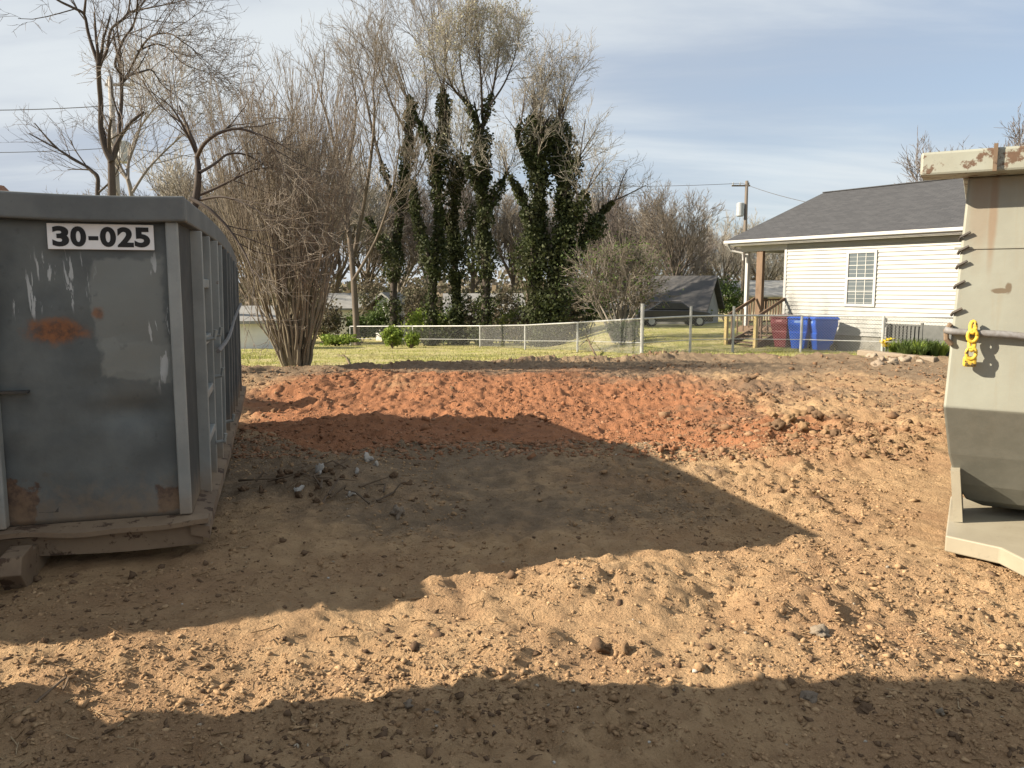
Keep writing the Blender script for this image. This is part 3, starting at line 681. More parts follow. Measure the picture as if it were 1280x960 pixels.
g.bump(g.m('ADD', bt.outputs['Fac'], nz), .3, .01, b); MAT['shingle'] = m
m, t, b = material('window_glass'); g = G(t)
b.inputs['Base Color'].default_value = (.10, .12, .13, 1); b.inputs['Roughness'].default_value = .06; b.inputs['Specular IOR Level'].default_value = .6; MAT['pane'] = m
MAT['curtain'] = plain('curtain', (.30, .33, .33), (.20, .22, .22), 14, .9, 0, stretch=(1, .1, .05))

HZ = -.42
HA = math.atan2(-.8285, .56)
H = thing('white_house', 'white vinyl-sided house with dark charcoal roof and brown wooden porch', 'house', (7.66, 29, 0), HA)
X0, X1, Y0, Y1 = 2.3, 13.2, .35, 10.75
MB().box((X0+.03, Y0+.03, HZ-.3), (X1-.03, Y1-.03, .06)).build('foundation', MAT['concrete'], H)
mb = MB(); step = .112; z = .05; step = .128                        # lapped siding boards
i = 0
while z < 2.98:
    zt = min(z+step, 3.0)
    mb.prism([(Y0-.024, z), (Y0+.10, z), (Y0+.10, zt), (Y0+.004, zt)], X0+.06, X1-.06, 'x')
    mb.prism([(X0-.024, z), (X0+.10, z), (X0+.10, zt), (X0+.004, zt)], Y0+.11, Y1-.11, 'y')
    z = zt
mb.build('siding', MAT['siding'], H)
MB().box((X0+.1, Y1-.1, .05), (X1, Y1, 3.0)).build('rear_wall', MAT['siding'], H)
MB().box((X1-.1, Y0+.1, .05), (X1, Y1-.1, 3.0)).build('end_wall', MAT['siding'], H)
for xx in (X0, X1):
    MB().box((xx-.04 if xx == X0 else xx-.055, Y0-.03, .045), (xx+.055 if xx == X0 else xx+.04, Y0+.06, 2.995)).build('corner_trim', MAT['trim'], H)
# roof: two sloping slabs, ridge, fascia, soffit, gable ends
ZE, ZR, YM = 3.19, 5.22, 5.55
for sgn in (0, 1):
    ye, yr = (0, YM) if sgn == 0 else (2*YM, YM)
    MB().prism([(ye, ZE-.05), (yr, ZR-.05), (yr, ZR+.02), (ye, ZE+.02)], 0, 13.6, 'x').build('roof_slope', MAT['shingle'], H)
    MB().box((-.02, ye-.03 if sgn == 0 else ye+.002, 3.03), (13.62, ye-.002 if sgn == 0 else ye+.03, 3.185)).build('fascia', MAT['trim'], H)
    MB().box((-.03, ye-.12 if sgn == 0 else ye+.032, 3.085), (13.63, ye-.033 if sgn == 0 else ye+.12, 3.19)).build('gutter', MAT['trim'], H, .015)
MB().prism([(0.02, 3.035), (2*YM-.02, 3.035), (2*YM-.02, 3.10), (YM, ZR-.06), (.02, 3.10)], .30, .36, 'x').build('gable_end', MAT['siding'], H)
MB().prism([(0.02, 3.035), (2*YM-.02, 3.035), (2*YM-.02, 3.10), (YM, ZR-.06), (.02, 3.10)], 13.2, 13.26, 'x').build('gable_end', MAT['siding'], H)
MB().box((.02, .01, 3.001), (13.58, 2*YM-.01, 3.033)).build('soffit', MAT['soffit'], H)
MB().beam((-.0, YM, ZR+.022), (13.6, YM, ZR+.022), .22, .03).build('ridge_cap', MAT['shingle'], H)
MB().tube([(.12, -.08, 3.08), (.14, .1, 2.85), (.5, .3, 2.75), (.52, .32, 2.5)], .04, 8).build('downspout', MAT['trim'], H)
# window
wx0, wx1, wz0, wz1 = 4.67, 5.53, 1.04, 2.60
wn = MB().box((wx0, Y0+.02, wz0), (wx1, Y0+.09, wz1)).build('window', MAT['curtain'], H)
for lo, hi in (((wx0-.08, wz0-.08), (wx1+.08, wz0)), ((wx0-.08, wz1), (wx1+.08, wz1+.08)), ((wx0-.08, wz0), (wx0, wz1)), ((wx1, wz0), (wx1+.08, wz1)), ((wx0, 1.79), (wx1, 1.86))):
    MB().box((lo[0], Y0-.05, lo[1]), (hi[0], Y0+.03, hi[1])).build('window_frame', MAT['trim'], wn)
for z0, z1 in ((wz0, 1.79), (1.86, wz1)):
    MB().box((wx0+.002, Y0-.022, z0+.002), (wx1-.002, Y0-.016, z1-.002)).build('pane', MAT['pane'], wn)
    for q in (1/3, 2/3):
        xx = wx0+(wx1-wx0)*q; MB().box((xx-.008, Y0-.032, z0), (xx+.008, Y0-.023, z1)).build('muntin', MAT['soffit'], wn)
    zz = (z0+z1)/2; MB().box((wx0, Y0-.036, zz-.008), (wx1, Y0-.0325, zz+.008)).build('muntin', MAT['soffit'], wn)
# porch at the end of the house
DZ = .18
for i in range(12):
    xx = .42+i*.155; MB().box((xx, Y0, DZ-.04), (xx+.145, 3.4, DZ)).build('deck_board', MAT['deckwood'], H)
MB().box((.42, Y0-.03, DZ-.24), (X0-.02, Y0-.002, DZ-.041)).build('rim_joist', MAT['deckwood'], H)
MB().box((.39, Y0-.03, DZ-.24), (.418, 3.4, DZ-.041)).build('rim_joist', MAT['deckwood'], H)
for xx, yy, wd_, mt in ((1.06, Y0+.02, .26, 'deckwood'), (.50, Y0+.1, .12, 'trim'), (.46, 3.2, .14, 'deckwood')):
    MB().box((xx, yy, HZ-.2 if mt != 'trim' else DZ), (xx+wd_, yy+.14, 2.80)).build('porch_post', MAT[mt], H, .008)
MB().box((.38, Y0+.0, 2.801), (X0-.06, Y0+.18, 3.0)).build('porch_beam', MAT['trim'], H)
MB().box((.36, Y0+.181, 2.801), (.52, 3.4, 3.0)).build('porch_beam', MAT['trim'], H)
for z_ in (DZ+.12, DZ+.92): MB().box((.44, Y0+.25, z_-.03), (.50, 3.19, z_+.03)).build('porch_rail', MAT['deckwood'], H)
for i in range(18): MB().box((.455, Y0+.35+i*.155, DZ+.151), (.485, Y0+.39+i*.155, DZ+.889)).build('baluster', MAT['deckwood'], H)
for i in range(5):
    z_ = DZ-.12*(i+1); yy = Y0-.27*(i+1)
    MB().box((1.12, yy-.02, z_-.045), (2.30, yy+.27, z_)).build('step', MAT['deckwood'], H)
for xx in (1.07, 2.31):
    MB().prism([(Y0-.031, DZ-.05), (Y0-.031, DZ-.30), (-1.02, HZ-.1), (-1.10, HZ-.1), (-1.10, HZ+.12)], xx, xx+.045, 'x').build('stringer', MAT['deckwood'], H)
    MB().beam((xx+.03, -1.08, HZ+1.0), (xx+.03, Y0-.04, DZ+.98), .05, .10).build('handrail', MAT['deckwood'], H)
    MB().box((xx-.02, -1.18, HZ-.2), (xx+.09, -1.07, HZ+1.06)).build('newel_post', MAT['pine'], H, .006)
    for i in range(4):
        q = (i+.7)/4.6; yy = -1.06+q*(Y0+1.0); zb = HZ+.16+q*(DZ-HZ-.1); MB().box((xx+.01, yy-.018, zb), (xx+.045, yy+.018, zb+.78)).build('baluster', MAT['deckwood'], H)

def local(o, x, y):
    c, s = math.cos(HA), math.sin(HA); return 7.66+c*x-s*y, 29+s*x+c*y
# ---------------------------------------------------------------- wheeled bins
MAT['bin_blue'] = plain('blue_plastic', (.02, .10, .52), (.018, .085, .44), 3, .45, .03)
MAT['bin_maroon'] = plain('maroon_plastic', (.13, .022, .03), (.10, .018, .025), 3, .5, .03)
def wheelie(label, mat, lx, ly, rz, mark):
    x, y = local(0, lx, ly); z = gz(x, y)
    o = thing('wheeled_bin', label, 'bin', (x, y, z), HA+rz, 'wheeled bins by the porch')
    w0, w1, d0, d1 = .19, .30, .22, .36
    MB().loft([[(-w0, -d0, .03), (w0, -d0, .03), (w0, d0, .03), (-w0, d0, .03)], [(-.27, -.315, .55), (.27, -.315, .55), (.27, .31, .55), (-.27, .31, .55)], [(-.27, -.285, .56), (.27, -.285, .56), (.27, .31, .56), (-.27, .31, .56)], [(-w1, -d1, .80), (w1, -d1, .80), (w1, d1, .80), (-w1, d1, .80)], [(-w1, -d1, .98), (w1, -d1, .98), (w1, d1, .98), (-w1, d1, .98)]]).build('bin_body', mat, o, .015)
    MB().loft([[(-.33, -.40, .985), (.33, -.40, .985), (.33, .40, .985), (-.33, .40, .985)], [(-.33, -.40, 1.02), (.33, -.40, 1.02), (.33, .40, 1.02), (-.33, .40, 1.02)], [(-.26, -.30, 1.075), (.26, -.30, 1.075), (.26, .34, 1.085), (-.26, .34, 1.085)]]).build('lid', mat, o, .015)
    MB().tube([(-.22, .44, 1.0), (.22, .44, 1.0)], .018, 8).build('handle', mat, o)
    for s_ in (-.30, .25): MB().tube([(s_, .27, .12), (s_+.05, .27, .12)], .12, 16).build('wheel', MAT['tyre'], o)
    MB().box((-.10, -d1-.004, .86), (.10, -d1+.002, .93)).build('stamped_mark', MAT[mark], o)
    return o
MAT['mark_blue'] = plain('pale_blue_mark', (.20, .32, .62), (.17, .28, .56), 6, .6, 0)
MAT['mark_red'] = plain('pale_red_mark', (.30, .14, .15), (.26, .12, .13), 6, .6, 0)
wheelie('maroon wheeled bin standing at the foot of the porch stairs', MAT['bin_maroon'], 2.95, -.45, R(8), 'mark_red')
wheelie('blue wheeled bin standing next to the maroon bin', MAT['bin_blue'], 3.68, -.62, R(24), 'mark_blue')
wheelie('blue wheeled bin standing farther from the maroon bin, towards the window', MAT['bin_blue'], 4.36, -.42, R(-32), 'mark_blue')
# ---------------------------------------------------------------- grey utility screen and flower bed
MAT['screen'] = plain('grey_screen', (.11, .115, .11), (.085, .09, .085), 5, .6, .05)
U = thing('utility_screen', 'dark grey slatted screen standing against the white house wall', 'screen', (*local(0, 6.65, -.9), HZ), HA)
for x0, x1 in ((0, .06), (1.12, 1.18), (2.3, 2.36)): MB().box((x0, -.03, -.15), (x1, .03, 1.0)).build('post', MAT['screen'], U)
for z0 in (.06, .90): MB().box((.06, -.02, z0), (1.12, .02, z0+.05)).build('rail', MAT['screen'], U)
for i in range(9): MB().box((.085+i*.113, -.012, .111), (.15+i*.113, .012, .899)).build('slat', MAT['screen'], U)
MB().box((.061, .021, .05), (1.119, .035, .95)).build('backing', MAT['screen'], U)
MB().box((1.181, -.015, .05), (2.299, .015, .95)).build('panel', MAT['screen'], U)
MB().tube([(.10, -.06, .98), (.10, -.06, 1.1)], .06, 8).build('vent_cap', MAT['trim'], U)
MB().tube([(.13, -.05, .25), (.13, -.05, .86)], .025, 8).build('conduit', MAT['trim'], U)

# ================================================================== chain-link fence
MAT['galv'] = plain('galvanised_steel', (.46, .47, .46), (.36, .37, .36), 8, .5, .05, metallic=.3)
MAT['wire'] = plain('weathered_wire', (.33, .33, .32), (.25, .25, .24), 8, .7, 0)
FP = [(-9.5, 47.0), (-5.6, 45.2), (-1.7, 42.6), (.6, 36.8), (2.55, 31.1), (3.9, 24.0), (5.44, 24.4), (6.80, 24.6), (8.75, 24.2), (10.55, 22.75), (12.2, 21.4)]
FH = 1.12
FN = thing('chain_link_fence', 'galvanised chain-link fence between the lawn and the neighbouring yards', 'fence', (3.9, 24.0, 0))
def fl(p): return (p[0]-3.9, p[1]-24.0)
fz = [gz(*p, fine=False) for p in FP]
for i, (p, z) in enumerate(zip(FP, fz)):
    q = fl(p); tall = i in (5, 6, 7); r_ = .055 if i == 5 else .04
    MB().tube([(*q, z-.3), (*q, z+FH+(.45 if i == 5 else .30 if i == 6 else .28 if i == 7 else .02))], r_, 8).build('post', MAT['galv'], FN)
def seg_pts(i, h, n=8):
    a, b_ = np.array([*fl(FP[i]), fz[i]+h]), np.array([*fl(FP[i+1]), fz[i+1]+h]); return [a+(b_-a)*q for q in np.linspace(0, 1, n)]
for i in range(len(FP)-1):
    MB().tube(seg_pts(i, FH, 3), .030, 6).build('top_rail', MAT['galv'], FN)
    MB().tube(seg_pts(i, .40, 3), .012, 5).build('tension_wire', MAT['galv'], FN)
    a, b_ = seg_pts(i, .05, 2), seg_pts(i, FH, 2); ln = np.linalg.norm(a[1]-a[0]); k = int(ln/.085); mb = MB(); sh = FH/ln
    for j in range(-int(FH/.085), k):
        for s_ in (1, -1):
            q0, q1 = j/k, j/k+sh
            u0, u1 = max(q0, 0), min(q1, 1)
            if u1-u0 < .01: continue
            v0, v1 = (u0-q0)/sh, (u1-q0)/sh
            if s_ < 0: v0, v1 = 1-v0, 1-v1
            A = a[0]+(a[1]-a[0])*u0+np.array([0, 0, v0*(FH-.06)]); B = a[0]+(a[1]-a[0])*u1+np.array([0, 0, v1*(FH-.06)])
            mb.tube([A, B], .0032, 3, False)
    tag(mb.build('wire_mesh', MAT['wire'], FN), kind='stuff')

# ================================================================== background houses, car, poles and wires
MAT['roof_dark'] = plain('old_dark_roof', (.07, .07, .072), (.10, .095, .09), 3, .9, .1)
MAT['roof_grey'] = plain('grey_roof', (.26, .26, .25), (.2, .2, .19), 2, .9, .1)
MAT['roof_brown'] = plain('brown_roof', (.27, .14, .085), (.2, .1, .06), 3, .9, .1)
MAT['wall_grey'] = plain('grey_wall', (.25, .25, .24), (.2, .2, .195), 2, .8, .05)
MAT['wall_cream'] = plain('cream_wall', (.62, .57, .46), (.56, .51, .41), 2, .8, .05)
MAT['wall_white'] = plain('white_wall', (.72, .72, .70), (.64, .64, .62), 2, .8, .05)
def far_house(name, label, cat, px, Y, w, d, zwall, zridge, rz, wall, roof, wins=(), zb=None):
    c0 = at(px, 358, Y); zb = gz(c0[0], Y, False)-.05 if zb is None else zb
    o = thing(name, label, cat, (c0[0], Y, zb), rz); hw, hr = zwall-zb, zridge-zb
    MB().box((-w/2, 0, -.5), (w/2, d, hw)).build('wall', wall, o)
    for s_ in (0, 1):
        ye = -.4 if s_ == 0 else d+.4
        MB().prism([(ye, hw-.02), (d/2, hr-.06), (d/2, hr+.08), (ye, hw+.12)], -w/2-.35, w/2+.35, 'x').build('roof', roof, o)
        MB().prism([(0.02, hw), (d-.02, hw), (d/2, hr-.16)], -w/2 if s_ == 0 else w/2-.1, -w/2+.1 if s_ == 0 else w/2, 'x').build('gable', wall, o)
    for wx, ww, wz, wh in wins:
        wn = MB().box((wx-ww/2-.08, -.04, wz-.08), (wx+ww/2+.08, -.001, wz+wh+.08)).build('window', MAT['trim'], o)
        MB().box((wx-ww/2, -.055, wz), (wx+ww/2, -.041, wz+wh)).build('pane', MAT['dark_glass'], wn)
    return o
far_house('small_house', 'low house with a dark sagging roof behind the round bush', 'house', 822, 50, 5.6, 7, .05, 2.2, R(-22), MAT['wall_grey'], MAT['roof_dark'], ((-1.2, .9, 1.0, .8),))
far_house('cream_house', 'small cream house with grey roof seen past the porch stairs', 'house', 938, 64, 6.6, 7, .75, 2.0, R(-6), MAT['wall_cream'], MAT['roof_grey'], ((-1.3, .7, .9, .9), (1.0, .7, .9, .9)))
far_house('grey_outbuilding', 'long grey outbuilding standing behind the ivy-covered trunks', 'building', 606, 56, 5.2, 6, -.6, 1.0, R(4), MAT['wall_grey'], MAT['roof_grey'])
far_house('white_cottage', 'white cottage glimpsed through the trunks behind the fan-shaped bush', 'house', 428, 58, 2.9, 5, -.1, 1.0, R(8), MAT['wall_white'], MAT['roof_grey'], ((-.5, .5, .9, .7), (.8, .4, .7, .8)))
far_house('white_gabled_shed', 'narrow white gabled shed standing in the trees', 'shed', 500, 55, 1.4, 1.6, .3, 1.1, R(62), MAT['wall_white'], MAT['roof_grey'], ((0, .4, .7, 1.0),))
far_house('pale_shed', 'pale grey shed past the far end of the grey dumpster', 'shed', 306, 38, 2.9, 4, -.15, .55, R(14), MAT['wall_white'], MAT['roof_grey'])
far_house('brick_house', 'house with a brown gable roof peeking above the grey dumpster', 'house', 2, 46, 5.5, 3, 5.6, 7.5, R(88), MAT['roof_brown'], MAT['roof_brown'], zb=-2)
far_house('yard_house', 'low white house behind the green bush near the corner fence post', 'house', 745, 57, 2.4, 5, -.3, .4, R(0), MAT['wall_white'], MAT['roof_dark'])
# dark sedan
cx_, cy_ = at(838, 410, 46)[0], 46.0
CZ = gz(cx_, cy_, False); MAT['car_paint'] = plain('dark_car_paint', (.035, .037, .042), (.03, .03, .035), 3, .25, 0, spec=.6)
K = thing('parked_car', 'dark sedan parked behind the fence by the low house', 'car', (cx_, cy_, CZ), R(8))
MB().prism([(-2.2, .28), (2.2, .28), (2.25, .62), (1.9, .82), (1.0, .92), (-1.5, .95), (-2.15, .88), (-2.25, .55)], -.86, .86, 'y').build('body', MAT['car_paint'], K, .04)
MB().prism([(1.05, .93), (.45, 1.36), (-.85, 1.38), (-1.55, .955)], -.72, .72, 'y').build('cabin', MAT['dark_glass'], K, .04)
MB().prism([(.42, 1.385), (.35, 1.42), (-.75, 1.43), (-.85, 1.39)], -.70, .70, 'y').build('roof', MAT['car_paint'], K)
for xx in (-1.4, 1.4):
    for yy in (-.88, .66):
        wh = MB().tube([(xx, yy, .31), (xx, yy+.22, .31)], .31, 18).build('wheel', MAT['tyre'], K)
        MB().tube([(xx, yy-.01 if yy < 0 else yy+.221, .31), (xx, yy-.002 if yy < 0 else yy+.23, .31)], .19, 12).build('rim', MAT['galv'], wh)
for yy in (-.6, .6): MB().box((-2.275, yy-.15, .62), (-2.2, yy+.15, .76)).build('headlight', MAT['trim'], K, .02)
# utility poles
MAT['pole'] = plain('weathered_pole', (.20, .17, .14), (.13, .11, .09), 6, .9, .2, stretch=(1, 1, .1))
MAT['pole_pale'] = plain('pale_pole', (.34, .32, .29), (.26, .245, .22), 6, .9, .2, stretch=(1, 1, .1))
MAT['transformer'] = plain('transformer_grey', (.42, .44, .45), (.36, .38, .39), 4, .5, .03)
def pole(label, px, ytop, Y, mat, ytr, side=1):
    x = at(px, 358, Y)[0]; zb = gz(x, Y, False); zt = at(px, ytop, Y)[2]
    o = thing('utility_pole', label, 'utility pole', (x, Y, zb), 0); h = zt-zb
    MB().tube([(0, 0, -.3), (0, 0, h*.5), (0, 0, h)], [.17, .15, .11], 10).build('shaft', mat, o, smooth=True)
    zz = at(px, ytr, Y)[2]-zb
    MB().tube([(-.42*side, 0, zz-.5), (-.42*side, 0, zz-.45), (-.42*side, 0, zz+.45), (-.42*side, 0, zz+.5)], [.2, .27, .27, .2], 14).build('transformer', MAT['transformer'], o)
    MB().box((-.2 if side > 0 else .1, -.03, zz-.05), (-.1 if side > 0 else .2, .03, zz+.05)).build('bracket', MAT['dark_steel'], o)
    MB().beam((-1.1*side, 0, h-.35), (.25*side, 0, h-.35), .09, .11).build('crossarm', mat, o)
    for q in (-1.0, -.5, .15): MB().tube([(q*side, 0, h-.29), (q*side, 0, h-.12)], .045, 6).build('insulator', MAT['transformer'], o)
    return o
pole('weathered utility pole with transformer rising behind the white house', 929, 226, 60, MAT['pole'], 262)
pole('pale utility pole with transformer standing among the bare branches', 153, 96, 38, MAT['pole_pale'], 190, -1)
def wire(label, pts, sag, r_=.016):
    pts = [np.array(p) for p in pts]; P_ = []
    for a, b_ in zip(pts[:-1], pts[1:]):
        for q in np.linspace(0, 1, 13)[(0 if not P_ else 1):]:
            p = a+(b_-a)*q; P_.append(p-np.array([0, 0, sag*4*q*(1-q)]))
    o0 = P_[0]; o = MB().tube([p-o0 for p in P_], r_, 5).build('power_line', MAT['dark_steel']); o.location = o0
    return tag(o, label, 'power line', 'overhead power lines')
wire('thin power line running from the pole behind the white house over the trees', [at(560, 224, 58), at(928, 229, 60), at(1120, 268, 40)], .35)
wire('upper power line running to the pale pole among bare branches', [at(-200, 133, 34), at(152, 131, 38), at(420, 150, 60)], .2, .018)
wire('lower power line running to the pale pole among bare branches', [at(-200, 186, 34), at(152, 184, 38), at(420, 210, 60)], .2, .014)

# ================================================================== trees
def barkmat(name, c1, c2): return plain(name, c1, c2, 3, .9, .3, 20, .02, stretch=(1, 1, .25))
MAT['bark'] = barkmat('bark_brown', (.15, .122, .095), (.09, .073, .057))
MAT['bark_dark'] = barkmat('bark_dark', (.085, .07, .06), (.055, .045, .038))
MAT['bark_grey'] = barkmat('bark_grey', (.25, .225, .195), (.17, .15, .13))
MAT['bark_fan'] = barkmat('bark_fan', (.27, .235, .165), (.155, .13, .092))
MAT['twig_brown'] = plain('twig_brown', (.235, .205, .165), (.165, .14, .112), 2, .9, 0)
MAT['twig_pale'] = plain('twig_pale', (.36, .33, .28), (.27, .25, .21), 2, .9, 0)
MAT['twig_dark'] = plain('twig_dark', (.15, .125, .11), (.10, .085, .075), 2, .9, 0)
MAT['ivy'] = leafmat('ivy', (.03, .042, .016), (.062, .076, .026), (.055, .06, .028))
MAT['ivy_light'] = leafmat('ivy_light', (.11, .135, .03), (.17, .18, .05))
MAT['leaf_bright'] = leafmat('leaf_bright', (.13, .20, .03), (.26, .32, .06))
MAT['leaf_dark'] = leafmat('leaf_dark', (.05, .085, .02), (.10, .14, .035))
MAT['bud'] = leafmat('buds', (.36, .35, .25), (.28, .28, .18))

def tubes(branches, sides):
    """[(pts (n,3), radii (n))] -> V, F of open tubes"""
    groups = {}
    for p, r_ in branches: groups.setdefault(len(p), []).append((p, r_))
    VV, FF, off = [], [], 0
    an = np.arange(sides)*2*np.pi/sides
    for n_, lst in groups.items():
        Pn = np.array([a for a, _ in lst], float); Rn = np.array([b_ for _, b_ in lst], float)
        T = np.gradient(Pn, axis=1); T /= np.linalg.norm(T, axis=2, keepdims=True)+1e-9
        ref = np.where(np.abs(T[:, :1, 2:3]) > .8, np.array([1., .1, 0]), np.array([0, .1, 1.])); ref = np.broadcast_to(ref, T.shape)
        X = np.cross(T, ref); X /= np.linalg.norm(X, axis=2, keepdims=True)+1e-9; Yv = np.cross(T, X)
        ring = Pn[:, :, None]+Rn[:, :, None, None]*(X[:, :, None]*np.cos(an)[:, None]+Yv[:, :, None]*np.sin(an)[:, None])
        B = len(lst); VV.append(ring.reshape(-1, 3))
        I = np.arange(B*n_*sides).reshape(B, n_, sides)+off; J = np.roll(I, -1, 2)
        FF.append(np.stack([I[:, :-1], J[:, :-1], J[:, 1:], I[:, 1:]], -1).reshape(-1, 4)); off += B*n_*sides
    return np.concatenate(VV), np.concatenate(FF)
RR = random.Random(5)
def rdir(d, ang):
    """direction d turned by ang about a random axis"""
    d = d/np.linalg.norm(d); a = np.array([RR.gauss(0, 1), RR.gauss(0, 1), RR.gauss(0, 1)]); a -= d*a.dot(d); a /= np.linalg.norm(a)+1e-9
    return d*math.cos(ang)+a*math.sin(ang)
UP = np.array([0, 0, 1.])
def grow(out, p, d, ln, r_, lvl, cfg):
    mx_ = cfg['lv']; n_ = 5 if lvl < mx_-1 else 4 if lvl < mx_ else 3
    pts, rs = [p], [r_]; st = ln/(n_-1); dd = d/np.linalg.norm(d)
    for i in range(1, n_):
        dd = dd+np.array([RR.gauss(0, 1), RR.gauss(0, 1), RR.gauss(0, 1)])*cfg['wig']+UP*cfg['up']; dd /= np.linalg.norm(dd)
        p = p+dd*st; pts.append(p); rs.append(r_*(1-(.55 if lvl < mx_ else .6)*i/(n_-1)))
    out.setdefault(lvl, []).append((np.array(pts), np.array(rs)))
    if lvl < mx_: spawn(out, pts, rs, ln, lvl, cfg)
def spawn(out, pts, rs, ln, lvl, cfg, t0=None, kk=None):
    k_ = kk if kk is not None else cfg['k'][lvl]
    n_ = len(pts)
    for i in range(k_):
        t_ = (t0 if t0 is not None else cfg.get('t0', .3))
        t_ = t_+(1-t_)*((i+RR.random())/k_); f_ = t_*(n_-1); j = min(int(f_), n_-2); w_ = f_-j
        p = pts[j]*(1-w_)+pts[j+1]*w_; tan = pts[j+1]-pts[j]
        d = rdir(tan, cfg['ang']*RR.uniform(.6, 1.35))
        rr = max((rs[j]*(1-w_)+rs[j+1]*w_)*cfg.get('rk', .6), cfg['rmin'])
        if t_ > .93: d = rdir(tan, cfg['ang']*.4)
        grow(out, p, d, cfg['ln'][lvl+1]*RR.uniform(.65, 1.3)*(1.15-.4*t_), rr, lvl+1, cfg)
def smoothline(pts, rs, n_=4):
    pts = [np.array(p, float) for p in pts]; o, q = [], []
    for i in range(len(pts)-1):
        a, b_, c_, d_ = pts[max(i-1, 0)], pts[i], pts[i+1], pts[min(i+2, len(pts)-1)]
        for t_ in np.linspace(0, 1, n_, endpoint=False):
            o.append(.5*((2*b_)+(-a+c_)*t_+(2*a-5*b_+4*c_-d_)*t_*t_+(-a+3*b_-3*c_+d_)*t_**3)); q.append(rs[i]*(1-t_)+rs[i+1]*t_)
    o.append(pts[-1]); q.append(rs[-1]); return o, q
def leaves(centers, size, mat, name, parent, base, flat=0):
    k_ = len(centers); a = rng.normal(size=(k_, 3)); a /= np.linalg.norm(a, axis=1, keepdims=True); c_ = rng.normal(size=(k_, 3)); b_ = np.cross(a, c_); b_ /= np.linalg.norm(b_, axis=1, keepdims=True)+1e-9
    s_ = (size*rng.uniform(.6, 1.3, k_))[:, None]; C_ = centers-base
    V_ = np.stack([C_-a*s_, C_+b_*s_*.7, C_+a*s_, C_-b_*s_*.7], 1).reshape(-1, 3)
    o = raw(name, V_, np.arange(4*k_).reshape(-1, 4), mat, parent); o['kind'] = 'stuff'; return o
def tree(name, label, base, limbs, cfg, bark, twig, cat='tree', group=None, ivy=None, kk=7, t0=.35, buds=None):
    """limbs: [(points, r0, r1)] in world metres; smaller wood is grown from them"""
    base = np.array(base, float); o = thing(name, label, cat, base, 0, group); out = {}; big = []; smooth_limbs = []
    for lb in limbs:
        pts, r0, r1 = lb[:3]; P_, Q_ = smoothline(pts, list(np.linspace(r0, r1, len(pts)))); big.append((np.array(P_), np.array(Q_))); smooth_limbs.append(P_)
        ln_ = sum(np.linalg.norm(P_[i+1]-P_[i]) for i in range(len(P_)-1))
        k_ = int(round(lb[3]*cfg.get('dens', 1))) if len(lb) > 3 else max(3, int(kk*ln_/3)); tt = lb[4] if len(lb) > 4 else t0
        spawn(out, P_, Q_, ln_, 0, cfg, tt, k_)
        tip = P_[-1]; dd = P_[-1]-P_[-2]
        for q in range(2): grow(out, tip, rdir(dd, .3), cfg['ln'][1]*RR.uniform(.7, 1.2), max(Q_[-1]*.8, cfg['rmin']), 1, cfg)
    V_, F_ = tubes([(p-base, r_) for p, r_ in big], 8); raw('trunk', V_, F_, bark, o, True)
    mid = [(p-base, r_) for p, r_ in out.get(1, [])]
    if mid: V_, F_ = tubes(mid, 5); raw('branches', V_, F_, bark, o, True)['kind'] = 'stuff'
    fine = [(p-base, r_) for l_, x_ in out.items() if l_ > 1 for p, r_ in x_]
    if fine:
        V_, F_ = tubes(fine, 3); c_ = raw('crown', V_, F_, twig, o, True); c_['kind'] = 'stuff'
    if buds and fine:
        tips = np.array([p[-1] for p, _ in fine])+base; tips = tips[rng.rand(len(tips)) < buds[1]]
        leaves(tips+rng.normal(0, buds[3], tips.shape), buds[2], buds[0], 'buds', o, base)
    if ivy:
        cs = []
        for li, rad, dens, t_lo, t_hi in ivy:
            L_ = np.array(smooth_limbs[li]); seg = np.linalg.norm(np.diff(L_, axis=0), axis=1); cum = np.r_[0, np.cumsum(seg)]; tot = cum[-1]
            k_ = int(dens*tot*(t_hi-t_lo)); u_ = (t_lo+(t_hi-t_lo)*rng.rand(k_)**1.15)*tot
            P_ = np.stack([np.interp(u_, cum, L_[:, q]) for q in range(3)], -1)
            swell = rad*(1.25-.6*u_/tot)*(.34+1.6*np.clip(vnoise(u_*.9+li*9, u_*0+li)+vnoise(u_*2.7+li*5, u_*0+li+40)*.8+.35, 0, 1.1))
            swell = swell*(1+(.9*np.exp(-u_/1.3) if li == 0 else 0)); dv = rng.normal(size=(k_, 3)); dv /= np.linalg.norm(dv, axis=1, keepdims=True)
            cs.append(P_+dv*(swell*rng.uniform(.25, 1.1, k_)**.6)[:, None])
        leaves(np.concatenate(cs), .095, MAT['ivy'], 'ivy', o, base)
    return o
def PX(seq, Y, dy=0.):
    """limb through measured points at distance about Y, wandering in depth by dy"""
    k_ = len(seq); ph = RR.uniform(0, 6.28); s_ = RR.choice((-1, 1))
    return [at(x, y, Y+s_*dy*(i/max(k_-1, 1))+.25*dy*math.sin(ph+i)) for i, (x, y) in enumerate(seq)]
def foot(px, Y): x = at(px, 400, Y)[0]; return np.array([x, Y, gz(x, Y, False)])

